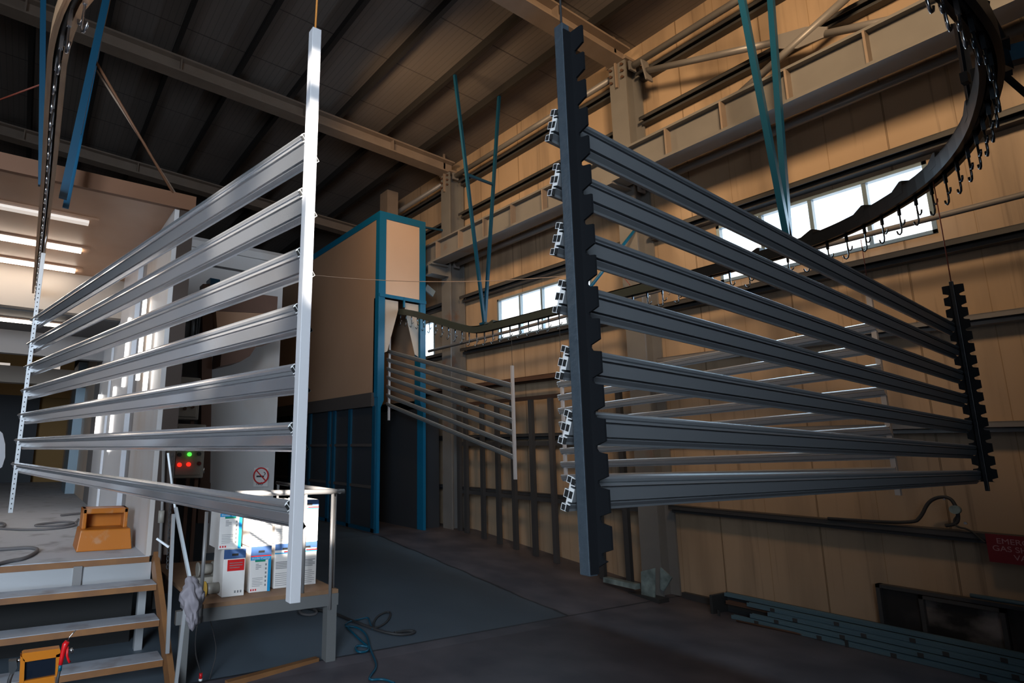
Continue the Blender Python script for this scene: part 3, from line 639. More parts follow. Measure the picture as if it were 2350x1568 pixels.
# no smoking notice
ns = thing('no_smoking_sign', PY(598, 1110, 7.98), 'white no-smoking notice on the off-white housing', 'sign')
face([(583, 1074), (616, 1074), (614, 1117), (581, 1117)], .006, 'sheet', 'paper', ns, 7.975)
c = PY(599, 1092, 7.965); R_ = .105
b = MB(); pts = [c+V(math.cos(a)*R_, 0, math.sin(a)*R_) for a in [2*math.pi*k/32 for k in range(33)]]; b.tube(pts, .010, 6); b.bar(c+V(-.07, 0, .07), c+V(.07, 0, -.07), .018, .012); b.build('red_ring', 'redprint', ns)
b = MB(); b.box(c+V(-.01, 0.003, -.01), (.11, .004, .022)); b.tube([c+V(.05, .003, .005), c+V(.065, .003, .03), c+V(.04, .003, .05)], .006, 5); b.build('cigarette', 'darkmachine', ns)
text('NO', 'darkmachine', .06, PY(596, 1111, 7.965), (1, 0, 0), (0, 0, 1), ns)

# ---------------------------------------------------------------- spray booth on the left with platform
ZP = .8; X1 = 1.0; YP = 5.20; ZC = 3.80
bo = thing('spray_booth', (-1, 8, ZP), 'open spray booth with pinkish lit ceiling and off-white side wall', 'booth')
MB().lo((-3.6, YP, ZC), (X1+.06, 8.0, ZC+.05)).build('ceiling_panel', 'boothceil', bo)
MB().lo((-3.6, YP-.05, ZC-.01), (X1+.14, YP, ZC+.13)).build('front_beam', 'brown', bo)
MB().lo((X1+.01, YP-.01, ZP), (X1+.14, 11, ZC)).build('outer_skin', 'skin', bo)
MB().lo((-3.6, 8.0, 3.3), (X1-.04, 8.15, ZC+.05)).build('bulkhead', 'flap', bo)
MB().lo((-3.6, 8.15, 3.28), (X1-.04, 9.6, 3.33)).build('inner_ceiling', 'ledge', bo)
# side wall, panel by panel going back
def wseg(y0, y1, m, nm, dx=0, z1=ZC, z0=ZP): MB().lo((X1-.03-dx, y0, z0), (X1+.01, y1, z1)).build(nm, m, bo)
ya = lambda px, py=1050: PX(px, py, X1).y
segs = [(YP, ya(305), 'offwhite', 'wall_panel', 0), (ya(305), ya(296), 'greypanel', 'wall_recess', 0), (ya(296), ya(262), 'white', 'wall_panel', .05), (ya(262), ya(248), 'white', 'wall_panel', .02),
        (ya(248), ya(243), 'greypanel', 'wall_recess', 0), (ya(243), ya(222), 'white', 'wall_panel', .03), (ya(222), ya(205), 'greypanel', 'wall_recess', 0)]
for y0, y1, m, nm, dx in segs: wseg(y0, y1, m, nm, dx)
wseg(ya(205), 17.1, 'beigepanel', 'wall_panel', 0, 3.3)
wseg(ya(183), ya(172), 'winframe', 'corner_post', .16, 3.3)
# back wall with doorway and ochre room behind
MB().lo((-3.6, 17.2, .3), (X1, 17.3, 4.2)).build('back_wall', 'yellowwall', bo)
MB().lo((-.6, 16.9, .8), (.3, 17.1, 2.9)).build('back_door', 'darkpanel', bo)
MB().lo((-3.6, 9.6, 2.95), (X1-.06, 9.75, 3.33)).build('rear_beam', 'greypanel', bo)
MB().lo((-3.6, 12.4, 2.8), (X1-.06, 12.7, 3.1)).build('rear_canopy', 'flap', bo)
MB().lo((-3.6, 17.0, 2.9), (X1, 17.05, 3.4)).build('rear_lintel', 'yellowwall', bo)
def blight(x, y, z, L=1.6, m='tube', lbl=''):
    r = thing('booth_light', (x-L/2, y, z), lbl, 'light', 'booth ceiling lights')
    MB().lo((x-L-.02, y-.09, z-.0), (x+.08, y+.09, z+.02)).build('housing', 'boothceil', r)
    MB().lo((x-L, y-.045, z-.025), (x, y+.045, z)).build('diffuser', m, r)
for x, y, m, z, lb in ((.33, 5.95, 'dimtube', ZC-.02, 'dim strip light nearest the front edge of the spray booth ceiling'), (.34, 6.89, 'tube', ZC-.02, 'bright strip light in the middle of the booth ceiling'),
                       (.34, 7.75, 'tube', ZC-.02, 'bright strip light just before the booth bulkhead'), (.32, 8.7, 'tube', 3.26, 'bright strip light behind the booth bulkhead')):
    blight(x, y, z, 2.4, m, lb)
for i, (a, c, z0, z1) in enumerate([((343, 760), (330, 900), 0, 0), ((330, 690), (316, 872), 0, 0), ((297, 730), (281, 888), 0, 0), ((263, 888), (248, 1037), 0, 0), ((228, 906), (218, 1000), 0, 0)]):
    A, B = PX(*a, X1-.09), PX(*c, X1-.09)
    o = MB().lo((X1-.10, (A.y+B.y)/2-.035, B.z), (X1-.07, (A.y+B.y)/2+.035, A.z)).build('wall_light_tube', 'walltube');  # glowing strips added for daylight showing through gaps between panels
    tag(o, ['vertical light tube nearest the front of the booth side wall', 'second vertical light tube from the front on the booth wall', 'third vertical light tube from the front on the booth wall', 'fourth vertical light tube from the front on the booth wall', 'farthest vertical light tube on the booth side wall'][i], 'light', 'vertical booth lights')
for i, (x, y) in enumerate(((10, 843), (126, 848))):
    p = PY(x, y, 16.4); o = MB().box(p, (.22, .12, .2)).build('small_lamp', 'dimtube'); tag(o, ['small lamp at the left edge of the ochre back room', 'small lamp right of the punched post in the ochre back room'][i], 'light', 'back room lamps')
o = MB().lo(PY(0, 808, 13.4)+V(0, 0, 0), PY(48, 812, 13.4)+V(0, .1, .14)).build('grey_pipe_box', 'flap'); tag(o, 'pale box edge under the rear booth beam at far left', 'box')
o = face([(-5, 985), (6, 995), (12, 1020), (12, 1050), (5, 1072), (-5, 1078)], .12, 'cloth_bundle', 'towel', None, 7); tag(o, 'white rounded cloth bundle at the left edge of the booth opening', 'cloth')
# platform
pf = thing('work_platform', (-1, 8, 0), 'raised dusty platform in front of and inside the spray booth', 'platform')
MB().lo((-3.6, YP, ZP-.04), (X1, 17, ZP)).build('deck', 'platform', pf)
MB().lo((-3.6, YP-.006, ZP-.05), (X1, YP+.0, ZP-.006)).build('deck_edge', 'wood', pf)
MB().lo((-3.6, YP, ZP-.19), (X1+.02, YP+.05, ZP-.05)).build('fascia_beam', 'alu2', pf)
MB().lo((.45, YP-.025, ZP-.21), (.51, YP, ZP-.04)).build('joint_plate', 'pipe', pf)
MB().lo((-3.6, YP+.25, fz(YP)-.02), (X1-.06, YP+.27, ZP-.05)).build('skirt_sheet', 'hollow', pf)  # black sheet added to paint the shade under the platform
for x in (X1-.02, -1.2): MB().lo((x-.03, YP+.05, fz(YP)-.0), (x+.03, YP+.11, ZP-.04)).build('leg', 'alu2', pf)
st = thing('wooden_stairs', (0, 4.8, 0), 'dusty wooden stairs leading up to the spray booth platform', 'stairs')
MB().bar((X1+.045, YP+.02, ZP-.02), (X1+.045, YP-.95, -.0), .04, .13).build('stringer', 'wood', st)
MB().bar((-1.6, YP+.02, ZP-.06), (-1.6, YP-.95, -.0), .04, .13).build('stringer', 'wood', st)
for k, (z, y) in enumerate(((.63, 4.94), (.42, 4.74), (.21, 4.53))):
    s_ = MB().lo((-1.6, y, z-.045), (X1+.02, y+.20, z-.004)).build('tread', 'wood', st)
    MB().lo((-1.6, y+.002, z-.004), (X1+.02, y+.20, z)).build('dust_layer', 'step', s_)
# step stool
so = thing('step_stool', (.7, 5.8, ZP), 'orange plastic two-step stool on the dusty platform', 'stool')
x0, x1, y0, y1 = .49, .925, 5.60, 5.97
def frustum(b, x0, x1, y0, y1, z0, z1, i):
    lo_ = [V(x0, y0, z0), V(x1, y0, z0), V(x1, y1, z0), V(x0, y1, z0)]; hi = [V(x0+i, y0+i, z1), V(x1-i, y0+i, z1), V(x1-i, y1-i*.4, z1), V(x0+i, y1-i*.4, z1)]
    A = [b.bm.verts.new(v) for v in lo_]; B = [b.bm.verts.new(v) for v in hi]
    for k in range(4): b.bm.faces.new((A[k], A[(k+1) % 4], B[(k+1) % 4], B[k]))
    b.bm.faces.new(A[::-1]); b.bm.faces.new(B)
b = MB(); frustum(b, x0, x1, y0, y1, ZP, ZP+.17, .022); b.build('lower_step', 'orange', so, bevel=.008)
b = MB(); zt = ZP+.335; X0, X1_ = x0+.035, x1-.035; Y0 = y0+.13
b.lo((X0, Y0, ZP+.165), (X0+.035, y1-.02, zt)).lo((X1_-.035, Y0, ZP+.165), (X1_, y1-.02, zt)).lo((X0, Y0, zt-.045), (X1_, y1-.02, zt)).lo((X0, y1-.09, ZP+.165), (X1_, y1-.05, zt)); b.build('upper_step', 'orange', so, bevel=.008)
# hoses on the platform
def hose(px, z, r_, m, name, lbl, cat='hose', lift=0, n=3):
    pts = smooth([PZ(*p, z+r_) for p in px], n); o = MB().tube(pts, r_, 8).build(name, m); return tag(o, lbl, cat)
hose([(-20, 1212), (60, 1217), (130, 1214), (185, 1205), (160, 1196), (90, 1203), (75, 1208), (140, 1207), (175, 1200), (180, 1192)], ZP, .012, 'greyhose', 'dusty_hose', 'dusty hose looped on the platform left of the orange stool')
hose([(-20, 1300), (20, 1288), (60, 1282), (92, 1262), (70, 1256), (20, 1260), (-20, 1262)], ZP, .014, 'greyhose', 'dusty_hose', 'dusty hose bend near the front edge of the platform')
hose([(140, 1183), (170, 1180), (188, 1178)], ZP, .014, 'greyhose', 'dusty_hose', 'short dusty hose piece against the booth side wall')
hose([(-20, 1202), (5, 1200), (14, 1205), (5, 1210), (-20, 1212)], ZP, .014, 'greyhose', 'dusty_hose', 'hose coil at the left edge of the platform')
# brace wires above the booth
tag(MB().tube([V(.17, 4.80, 4.75), PY(415, 474, YP)], .012, 6).build('brace_wire', 'brown'), 'thin brown brace running from the track hanger down to the booth corner', 'brace')
tag(MB().tube([V(.2, 4.9, 4.72), PY(418, 468, YP+.05)+V(0, 0, 0)], .008, 6).build('brace_wire', 'tancable'), 'second thinner brace beside it down to the booth corner', 'brace')
tag(MB().tube([PY(-30, 240, 5.1), V(-.13, 4.75, 4.4)], .007, 6).build('cable', 'redwire'), 'brown cable from the left edge to the track hanger', 'cable')
# sag rope across the middle
a_, c_ = V(.6, 6.03, 3.15), V(6.28, 4.9, 3.98)
a_ = PY(640, 622, 7.98); pts = [a_.lerp(PX(1330, 630, 6.68), t_)-V(0, 0, .55*t_*(1-t_)) for t_ in [k/16 for k in range(17)]]
tag(MB().tube(pts, .006, 5).build('slack_cord', 'tancable'), 'thin slack cord spanning from the white housing to the side wall', 'cord')

# ---------------------------------------------------------------- packing bench with railing and cartons
be = thing('packing_bench', (1.8, 4.9, 0), 'worn metal-edged bench with a pipe railing, cartons standing on it', 'bench')
ZB = .55; BX0, BX1, BY0, BY1 = 1.24, 2.37, 4.50, 6.2
MB().lo((BX0, BY0, ZB-.03), (BX1, BY1, ZB)).build('board', 'bench', be)
MB().lo((BX0-.16, BY0-.005, ZB-.12), (BX1, BY0+.04, ZB-.03)).lo((BX1-.04, BY0, ZB-.12), (BX1, BY1, ZB-.03)).build('fascia', 'fascia', be)
MB().lo((BX1-.095, BY0+.0, 0), (BX1-.01, BY0+.08, ZB-.03)).build('leg', 'fascia', be)
MB().lo((BX1-.08, BY1-.08, fz(BY1)), (BX1, BY1, ZB-.03)).build('leg', 'fascia', be)
MB().lo((BX0, BY1-.08, fz(BY1)), (BX0+.08, BY1, ZB-.03)).build('leg', 'fascia', be)
MB().lo((BX0-.12, BY0, 0), (BX0-.06, BY0+.05, ZB-.03)).build('leg', 'fascia', be)
zt_ = 1.325
for nm, a, c, ra in (('rail', (1.45, BY0, zt_), (BX1+.03, BY0, zt_), .022), ('rail', (BX1-.02, BY0-.02, zt_), (BX1-.02, 5.9, zt_), .018), ('rail', (1.75, 5.3, zt_), (BX1, 5.3, zt_), .0)):
    if ra: MB().tube([a, c], ra, 10).build('top_rail', 'pipe', be)
for x, y in ((BX1-.075, BY0), (BX1-.02, BY0+.06), (BX1-.02, 5.2), (BX1-.02, 5.86), (2.05, BY0+.0)):
    MB().tube([(x, y, ZB-.15 if (y < 4.58 and x > 2.2) else ZB), (x, y, zt_)], .014, 8).build('railing_post', 'pipe', be)
MB().tube([(1.245, BY0-.012, ZB-.12), (1.245, BY0-.012, 1.2)], .014, 8).build('railing_post', 'pipe', be)
def carton(px0, px1, ytop, ybot, y, style, lbl, dep=.26, z0=None):
    A, B = PY(px0, ybot, y), PY(px1, ytop, y); z0 = A.z if z0 is None else z0; z1 = z0+.345
    r = thing('carton', ((A.x+B.x)/2, y+dep/2, z0), lbl, 'carton', 'cartons on the bench')
    MB().lo((A.x, y, z0), (B.x, y+dep, z1)).build('box_body', 'carton', r, bevel=.003)
    w_ = B.x-A.x; X = lambda u: A.x+u*w_; Z = lambda v: z0+v*(z1-z0); yy = y-.0015
    def pr_(u0, u1, v0, v1, m, nm, par=None, d=0): return MB().lo((X(u0), yy-d, Z(v0)), (X(u1), y, Z(v1))).build(nm, m, par or r)
    def lines(par, u0, u1, v0, dv, n, h_=.012):
        b = MB()
        for k in range(n): b.lo((X(u0), yy-.001, Z(v0+dv*k)), (X(u1 - .12*(k % 3 == 0)), y, Z(v0+dv*k+h_)))
        b.build('print_lines', 'greyprint', par)
    tb = pr_(.0, 1, .80 if style != 'plain' else .86, 1, 'navy' if style != 'violet' else 'purple', 'top_band')
    MB().lo((X(.36), y-.004, Z(.86)), (X(.66), y, Z(.91))).build('hand_hole', 'hollow', tb, bevel=.004)
    if style == 'red':
        rl = pr_(.18, .95, .54, .78, 'redprint', 'red_label'); lines(rl, .28, .86, .60, .05, 3, .015)
        for k in range(3): pr_(.55+.13*k, .62+.13*k, .07, .12, 'greyprint', 'pictogram')
    elif style in ('violet', 'cyan'):
        pr_(0, 1, .775, .80, 'redprint', 'red_line'); cb_ = pr_(0, 1, .70, .775, 'cyan', 'cyan_band'); pr_(.86, 1, 0, .70, 'cyan', 'cyan_stripe'); pr_(.22, .72, .66, .70, 'greenprint', 'green_label')
        text('Powder Coatings', 'paper', w_*.125, (X(.5), y-.003, Z(.735)), (1, 0, 0), (0, 0, 1), cb_)
        lines(r, .26, .52, .50, .035, 4); lines(r, .12, .62, .13, .035, 6, .007)
        for k in range(6): pr_(.72, .79, .12+.09*k, .165+.09*k, 'greyprint', 'pictogram')
        for k in range(3): pr_(.05+.11*k, .11+.11*k, .035, .075, 'redprint', 'hazard_mark')
    else:
        pr_(0, 1, .775, .80, 'cyan', 'cyan_line'); pr_(.45, 1, .80, .83, 'redprint', 'red_line')
        lines(r, .06, .92, .44, .035, 5, .015); lines(r, .06, .90, .06, .045, 7, .008)
    return r
Yc = 4.63
carton(508, 564, 1278, 1376, Yc, 'red', 'white carton with red label at the left end of the bench', z0=ZB+.001)
carton(500, 556, 1192, 1277, Yc+.02, 'violet', 'white carton with violet top stacked on the red-labelled one', z0=ZB+.348)
carton(571, 623, 1270, 1367, Yc+.05, 'cyan', 'carton with cyan stripe, in the bottom row right of the red-labelled one', z0=ZB+.001)
carton(627, 677, 1265, 1362, Yc+.10, 'plain', 'bottom-row carton with lines of print, third from the left', z0=ZB+.001)
carton(679, 727, 1262, 1358, Yc+.12, 'plain', 'bottom-row carton at the right end of the bench', z0=ZB+.001)
carton(571, 626, 1200, 1268, Yc+.06, 'plain', 'sunlit upper carton directly right of the violet-topped one', z0=ZB+.348)
carton(629, 679, 1195, 1265, Yc+.11, 'plain', 'sunlit upper carton half hidden by the pale post', z0=ZB+.348)
carton(684, 731, 1168, 1262, Yc+.13, 'plain', 'upper carton with hand hole at the right end of the bench', z0=ZB+.348)
# spools behind
for i, (x, y, m) in enumerate(((487, 1355, 'yelspool'), (470, 1322, 'cabinet'))):
    p = PY(x, y, 4.72+.22*i); r = thing('cable_spool', (p.x, p.y, ZB), ['yellow cable spool lying left of the red-labelled carton', 'pale cable spool behind the yellow one'][i], 'spool')
    zc = ZB+.055 if i == 0 else ZB+.16
    MB().cyl((p.x-.06, p.y, zc), (p.x+.05, p.y, zc), .04, 18).build('core', 'cabinet', r)
    for dx in (-.065, .055): MB().cyl((p.x+dx, p.y, zc), (p.x+dx+.012, p.y, zc), .055, 22).build('flange', m, r)
    if i: MB().lo((p.x-.08, p.y-.05, ZB), (p.x+.08, p.y+.06, zc-.055)).build('base', 'cabinet', r)
# items left of the bench: ladder, pole, rag
la = thing('folding_ladder', (1.1, 4.4, 0), 'leaning aluminium ladder frame between the stairs and the bench', 'ladder')
def rod(p0, p1, ya_, yb_, w_, m, nm, par): MB().bar(PY(*p0, ya_), PY(*p1, yb_), w_, w_*.7).build(nm, m, par)
rod((403, 1165), (440, 1352), 4.42, 4.2, .022, 'alu2', 'side_rail', la); rod((432, 1330), (402, 1585), 4.2, 4.12, .022, 'alu2', 'side_rail', la)
rod((398, 1180), (384, 1500), 4.5, 4.42, .024, 'alu2', 'side_rail', la); rod((360, 1236), (388, 1256), 4.5, 4.46, .02, 'alu2', 'brace', la)
rod((440, 1352), (447, 1440), 4.2, 4.15, .02, 'pipe', 'side_rail', la)
rod((386, 1040), (402, 1165), 4.46, 4.42, .020, 'alu2', 'side_rail', la)
cp = thing('conduit_pipe', PY(372, 1280, 5.12), 'grey conduit pipe with a coupling at the booth corner', 'conduit')
MB().tube([PY(376, 1035, 5.14), PY(372, 1165, 5.14), PY(366, 1290, 5.14)], .013, 10).build('pipe', 'pipe', cp); MB().tube([PY(371, 1172, 5.14), PY(369, 1200, 5.14)], .024, 12).build('coupling', 'cabinet', cp)
ch = PY(396, 1045, 4.6), PY(384, 1310, 4.6); cn = thing('hanging_chain', ch[0], 'dark chain hanging beside the conduit pipe', 'chain')
b = MB()
for k in range(30):
    p = ch[0].lerp(ch[1], k/30); b.tube([p+V(.008*math.cos(a), .008*math.sin(a) if k % 2 else 0, .016*math.sin(a)) for a in [math.pi*2*j/8 for j in range(9)]], .003, 5)
b.build('links', 'darkmachine', cn)
# rag: wrinkled cloth round the pole
bm = bmesh.new(); bmesh.ops.create_icosphere(bm, subdivisions=4, radius=1)
c0 = PY(440, 1385, 4.12)
for v in bm.verts:
    f = 1+.22*math.sin(7*v.co.x+4*v.co.z)+.20*math.sin(8*v.co.z+6*v.co.y)+.12*math.sin(17*v.co.y+12*v.co.x)+.07*math.sin(31*v.co.x+9*v.co.z)
    k = .75+.45*max(0, -v.co.z) if v.co.z < 0 else 1-.3*v.co.z
    v.co = V(v.co.x*.062*f*(1 if v.co.z > -.2 else .75), v.co.y*.05*f, v.co.z*.17*(.9+.1*f))+c0+V(v.co.z*-.018, 0, 0)
me = bpy.data.meshes.new('rag'); bm.to_mesh(me); bm.free(); me.materials.append(M['rag'])
for p in me.polygons: p.use_smooth = True
o = bpy.data.objects.new('rag', me); sc.collection.objects.link(o); tag(o, 'crumpled grey rag hanging on the ladder foot', 'rag')
# power lead with small plug under the bench
pts = smooth([PY(462, 1415, 4.46), PY(450, 1440, 4.42), PY(447, 1500, 4.42), PY(462, 1548, 4.42)], 3); tag(MB().tube(pts, .005, 6).build('power_lead', 'rubber'), 'thin lead dangling below the bench to a red plug', 'cable')
r = thing('plug', PY(462, 1550, 4.42), 'small red and white plug at the end of the dangling lead', 'plug'); p = PY(461, 1545, 4.42)
MB().cyl(p, p-V(0, 0, .035), .012, 12).build('body', 'red', r); MB().cyl(p-V(0, 0, .035), p-V(0, 0, .05), .013, 12).build('collar', 'paper', r)
pts = smooth([PY(480, 1415, 4.6), PY(492, 1460, 4.6), PY(498, 1500, 4.6), PY(480, 1560, 4.55)], 3); tag(MB().tube(pts, .004, 6).build('power_lead', 'rubber'), 'second thin lead hanging in a curve below the bench', 'cable')
# orange floodlight with red air gun, bottom left
fl_ = thing('orange_floodlight', (.16, 2.9, .0), 'orange-framed floodlight on a stand in front of the stairs', 'floodlight')
A = PY(50, 1500, 2.9); q = lambda x, y, yy=3.2: PY(x, y, yy)
def fr_(p0, p1, w_, d_, nm, m): MB().bar(q(*p0), q(*p1), d_, w_).build(nm, m, fl_)
MB().poly([q(50, 1499), q(54, 1496), q(136, 1485), q(138, 1490), q(137, 1504), q(58, 1516), q(52, 1512)], .05, (0, 1, 0)).build('top_frame', 'orangemetal', fl_)
MB().poly([q(47, 1502), q(57, 1512), q(54, 1580), q(43, 1580)], .05, (0, 1, 0)).build('side_frame', 'orangemetal', fl_)
MB().poly([q(128, 1500), q(138, 1496), q(136, 1550), q(126, 1550)], .05, (0, 1, 0)).build('side_frame', 'orangemetal', fl_)
MB().poly([q(54, 1560), q(125, 1547), q(124, 1600), q(52, 1600)], .05, (0, 1, 0)).build('lower_frame', 'orangemetal', fl_)
MB().poly([q(56, 1514), q(128, 1503), q(125, 1548), q(54, 1561)], .02, (0, 1, 0)).build('glass_face', mat('dark_glass', (.008, .012, .02), .08), fl_)
MB().cyl(q(38, 1518), q(50, 1513), .006, 10).build('bolt', 'steel', fl_); MB().cyl(q(136, 1499), q(165, 1493), .005, 10).build('bolt', 'steel', fl_); MB().cyl(q(163, 1489), q(166, 1499), .007, 8).build('wing_nut', 'steel', fl_)
MB().poly([q(20, 1516), q(38, 1514), q(40, 1530), q(30, 1545), q(20, 1540)], .04, (0, 1, 0)).build('cable_gland', 'darkmachine', fl_)
MB().tube([q(30, 1540), q(22, 1560), q(14, 1600)], .008, 8).build('cable', 'rubber', fl_)
zb = q(90, 1590).z; MB().lo((.14, 2.89, .0), (.17, 2.92, zb+.02)).build('stand_pole', 'darkmachine', fl_)
for a in (0, 2.1, 4.2): MB().bar((.155, 2.9, .15), (.155+.3*math.cos(a), 2.9+.3*math.sin(a), .012), .02).build('stand_leg', 'darkmachine', fl_)
ag = thing('air_gun', q(150, 1490, 2.86), 'red air blow gun hanging on the floodlight bolt', 'air gun')
y_ = 2.865
MB().tube([q(155, 1472, y_), q(150, 1480, y_), q(146, 1492, y_), q(142, 1510, y_), q(139, 1526, y_)], [.010, .013, .010, .009, .008], 10).build('handle', 'red', ag)
MB().tube([q(155, 1485, y_), q(154, 1505, y_), q(157, 1515, y_), q(160, 1521, y_)], .005, 8).build('trigger', 'red', ag)
MB().tube([q(155, 1472, y_), q(160, 1462, y_), q(166, 1455, y_), q(174, 1447, y_)], .0022, 6).build('nozzle', 'steel', ag)
MB().cyl(q(139, 1526, y_), q(137, 1540, y_), .007, 10).build('hose_fitting', 'bluehose', ag); MB().tube([q(137, 1538, y_), q(132, 1560, y_), q(128, 1600, y_)], .006, 8).build('air_hose', 'rubber', ag)

# ---------------------------------------------------------------- hoses and battens on the hall floor
F_ = lambda px: [(p.x, p.y, fz(p.y)+.012) for p in smooth([P(a, c, 2, 0) for a, c in px], 3)]
def fhose(px, r_, m, nm, lbl): return tag(MB().tube(F_(px), r_, 7).build(nm, m), lbl, 'hose')
fhose([(590, 1418), (660, 1422), (760, 1432), (800, 1444), (850, 1458), (890, 1467), (930, 1469), (958, 1462), (935, 1460), (905, 1466)], .013, 'rubber', 'floor_hose', 'black hose lying straight from under the bench across the blue floor')
fhose([(858, 1458), (856, 1448), (868, 1434), (890, 1426), (898, 1430), (890, 1445), (870, 1456), (858, 1458)], .010, 'rubber', 'floor_hose', 'small black hose loop beside the straight hose')
fhose([(792, 1455), (800, 1448), (830, 1442), (845, 1438), (850, 1452), (855, 1460)], .007, 'bluehose', 'floor_hose', 'thin blue air hose curve under the black loop')
fhose([(792, 1458), (815, 1457), (835, 1465), (845, 1480), (848, 1495), (862, 1520), (864, 1538), (850, 1555), (846, 1566), (880, 1562), (905, 1572)], .009, 'bluehose', 'floor_hose', 'blue air hose winding toward the bottom edge')
fhose([(798, 1460), (830, 1485), (848, 1495), (842, 1503), (820, 1505), (814, 1495), (826, 1492), (846, 1494)], .009, 'bluehose', 'floor_hose', 'small knotted blue hose loop near the bench leg')
fhose([(685, 1432), (700, 1424), (722, 1428), (728, 1436), (710, 1440), (690, 1438), (685, 1432)], .012, 'greyhose', 'floor_hose', 'coiled grey hose under the right end of the bench')
a_, c_ = P(520, 1570, 2, .02), P(728, 1514, 2, .02); tag(MB().bar(a_, c_, .05, .035).build('wooden_batten', 'wood'), 'wooden batten lying on the floor under the bench', 'batten')
o = MB().box(PZ(1430, 1358, .01), (.09, .05, .03)).build('rust_scrap', 'rust'); tag(o, 'small rusty scrap on the floor before the column foot', 'scrap')

# ---------------------------------------------------------------- framework leaning on the side wall
fe = thing('stud_framework', (6.74, 6.5, .1), 'dark steel framework of uprights standing along the tan side wall', 'framework')
tops = {}
for (x, y, yt) in ((1055, 1216, 922), (1071, 1222, 918), (1110, 1237, 920), (1146, 1249, 930), (1184, 1267, 930), (1229, 1280, 929), (1277, 1294, 935), (1384, 1327, 940), (1446, 1346, 940)):
    p = PX(x, y, 6.72); z = fz(p.y)
    MB().lo((6.70, p.y-.035, z), (6.76, p.y+.035, 2.50)).build('upright', 'girt' if x != 1277 else 'ledge', fe)
MB().lo((6.76, 4.8, 2.50), (6.80, 8.4, 2.56)).build('top_rail', 'rust', fe)
MB().lo((6.76, 4.8, 1.80), (6.80, 8.4, 1.87)).build('cross_rail', 'girt', fe)
MB().lo((6.76, 4.8, .98), (6.80, 8.4, 1.04)).build('cross_rail', 'girt', fe)
MB().bar(PX(1100, 885, 6.84), PX(1285, 862, 6.84), .03, .04).build('rusty_angle', 'rust', fe)
# gusset plates at the column foot
gp = thing('column_bracket', (6.55, 4.5, 0), 'grey-green bolted bracket plates at the foot of the middle column', 'bracket')
MB().poly([PX(1472, 1312, 6.56), PX(1503, 1304, 6.56), PX(1503, 1384, 6.56), PX(1473, 1374, 6.56)], .02, (1, 0, 0)).build('plate', 'gusset', gp)
MB().poly([PX(1516, 1302, 6.66), PX(1543, 1326, 6.66), PX(1524, 1357, 6.66), PX(1516, 1352, 6.66)], .02, (1, 0, 0)).build('plate', 'gusset', gp)
MB().lo((6.5, 4.75, .10), (6.6, 5.2, .16)).build('stub_rail', 'gusset', gp)
MB().lo((6.5, 4.45, .0), (6.69, 4.85, .05)).build('base_plate', 'darkmachine', gp)
# plinth along wall foot
struct(MB().lo((7.02, -3.4, 0), (7.09, 4.5, .07)), 'baseboard_right', 'girt')
# bundle of pale blue profiles on the floor along the wall
YY0, YY1 = 3.75, .55
i = 0
LB = ['front lowest', 'front upper', 'middle lower', 'middle upper', 'rear lower', 'rear topmost']
for xx, zz_, y0, y1 in ((6.66, .022, 3.72, 1.0), (6.70, .066, 3.55, 1.05), (6.745, .110, 3.40, 1.0), (6.79, .150, 3.62, 1.07), (6.83, .118, 3.86, .95), (6.885, .185, 3.9, .95)):
    b = MB(); b.lo((xx-.03, y1, zz_-.020), (xx+.03, y0, zz_-.002)); b.lo((xx-.028, y1, zz_-.002), (xx-.018, y0, zz_+.018)); b.lo((xx+.018, y1, zz_-.002), (xx+.028, y0, zz_+.018))
    o = b.build('stacked_profile', 'paleb' if i not in (4,) else 'rust', bevel=.002); tag(o, '%s pale blue-grey length in the bundle on the floor by the wall' % LB[i] if i != 4 else 'rusty length in the bundle on the floor by the wall', 'profile', 'profiles bundled on the floor')
    if i < 4:
        for k in range(5):
            yy = y0-.25-.55*k; MB().lo((xx-.034, yy-.02, zz_-.018), (xx-.029, yy+.02, zz_+.016)).build('clip', 'girt', o)
    i += 1
r = thing('bundle_cradle', (6.8, 2, 0), 'black cradle holding the profile bundle on the floor', 'cradle')
for y in (3.84, 2.7, 1.6): MB().lo((6.612, y-.012, 0), (6.624, y+.012, .06)).build('clamp', 'darkmachine', r)
MB().lo((6.925, .9, 0), (6.945, 3.92, .20)).lo((6.64, 3.91, 0), (6.925, 3.94, .19)).build('back_rail', 'darkmachine', r)
for y in (1.3, 2.3, 3.3): MB().lo((6.69, y-.03, 0), (6.92, y+.03, .04)).lo((6.77, y-.03, .04), (6.92, y+.03, .085)).build('packer', 'darkmachine', r)
tag(MB().tube([P(1690, 1425, 2, .01), P(2060, 1503, 2, .01)], .010, 8).build('floor_rod', 'rust'), 'thin rusty rod on the floor before the bundle', 'rod')
# burnt black troughs against the wall
DX = .09
def trough(px, y0, lbl, x):
    A, B = PX(*px[0], x), PX(*px[1], x); r = thing('steel_trough', (x+.05, (A.y+B.y)/2, 0), lbl, 'trough')
    yl, yr, zt_ = A.y, y0, A.z
    MB().lo((x+.05, yr, 0), (x+.06, yl, zt_-.03)).build('back_panel', 'trough' if x > 6.96 else 'worn', r)  # smaller trough takes the sheet with the painted sheen
    b = MB(); b.lo((x, yr, zt_-.03), (x+DX, yl, zt_)).lo((x, yl-.03, 0), (x+DX, yl, zt_)).lo((x, yr, 0), (x+DX, yr+.03, zt_)).lo((x, yr, 0), (x+DX, yl, .03)); b.build('frame', 'girt', r)
trough([(2008, 1340), (2350, 1395)], 1.1, 'large black steel trough leaning at the wall foot right', 6.97)
trough([(2106, 1366), (2312, 1400)], 1.72, 'smaller burnt steel trough in front of the larger one', 6.955)
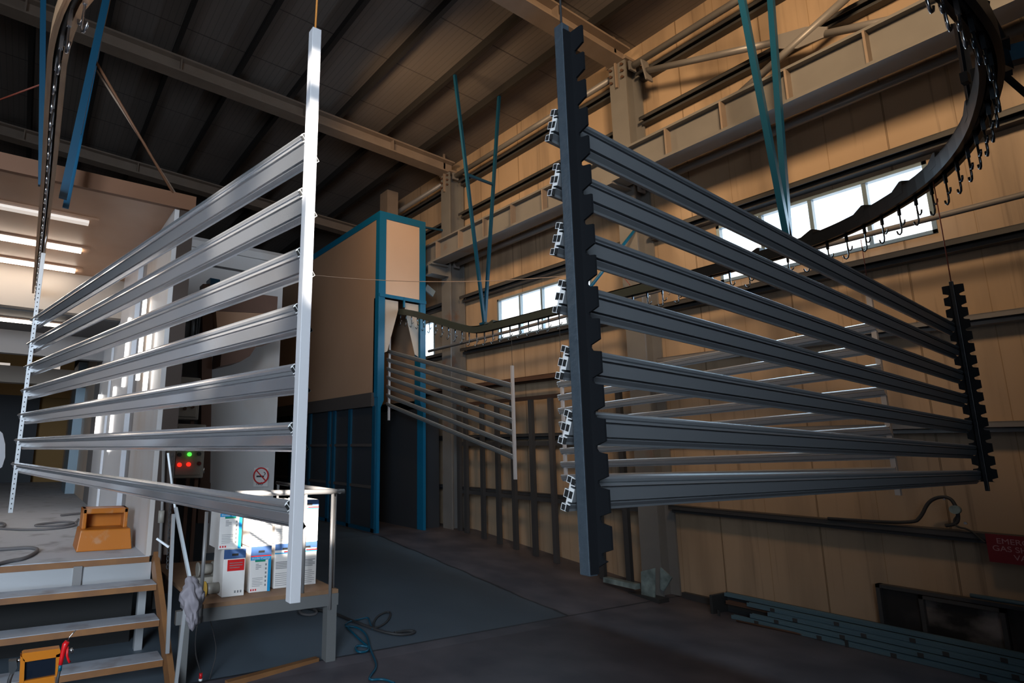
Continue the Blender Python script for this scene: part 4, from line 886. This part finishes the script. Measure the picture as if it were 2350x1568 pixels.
tag(MB().tube([V(6.93, 1.9, .57), V(6.93, .4, .57)], .018, 8).build('edge_pipe', 'paleb'), 'blue pipe lying along the trough edge at far right', 'pipe')
# gas pipe arch
r = thing('pipe_arch', (6.88, 2.0, 1.1), 'black arched hose with a valve above the lower wall rail', 'hose')
pts = smooth([PX(1900, 1190, 6.88), PX(2095, 1203, 6.88), PX(2115, 1185, 6.88), PX(2128, 1155, 6.88), PX(2150, 1141, 6.88), PX(2178, 1141, 6.88), PX(2192, 1158, 6.88), PX(2200, 1185, 6.88), PX(2196, 1203, 6.88), PX(2170, 1207, 6.88)], 3)
MB().tube(pts, .014, 8).build('hose', 'rubber', r)
p = PX(2193, 1170, 6.87); MB().cyl(p-V(.03, 0, 0), p+V(.02, 0, 0), .035, 16).build('valve', 'gusset', r)
p = PX(2168, 1146, 6.87); MB().cyl(p-V(.015, 0, 0), p, .008, 10).build('screw', 'steel', r); p = PX(2217, 1201, 6.88); MB().cyl(p-V(.02, 0, 0), p, .011, 10).build('button', 'steel', r)
pts = smooth([PX(2196, 1185, 6.875), PX(2188, 1195, 6.875), PX(2195, 1210, 6.875), PX(2225, 1215, 6.875), PX(2260, 1245, 6.875)], 3); MB().tube(pts, .008, 7).build('lead', 'rubber', r)
# emergency sign
sg = thing('emergency_sign', (6.9, 1.5, .9), 'dark red emergency gas shut off valve sign low on the wall', 'sign')
z1s, z0s = 1.085, .865; ys1, ys0 = 1.74, 1.28
MB().lo((6.895, ys0, z0s), (6.90, ys1, z1s)).build('board', 'sign', sg)
yc = (ys0+ys1)/2
for tx, z in (('EMERGENCY', 1.033), ('GAS SHUT OFF', .975), ('VALVE', .915)): text(tx, 'signtext', .060, (6.893, yc, z), (0, -1, 0), (0, 0, 1), sg)
# teal brace and red cable at the middle column
c1 = PX(1458, 527, 6.66); tag(MB().tube([c1, PX(1350, 665, 5.86)], .022, 8).build('teal_brace', 'bluepaint'), 'short blue tube bracing the track back to the column', 'brace')
pts = smooth([PX(1400, 602, 6.6), PX(1412, 612, 6.6), PX(1430, 635, 6.6), PX(1446, 655, 6.6)], 3); tag(MB().tube(pts, .006, 6).build('red_cable', 'redwire'), 'short red cable hanging by the middle column', 'cable')
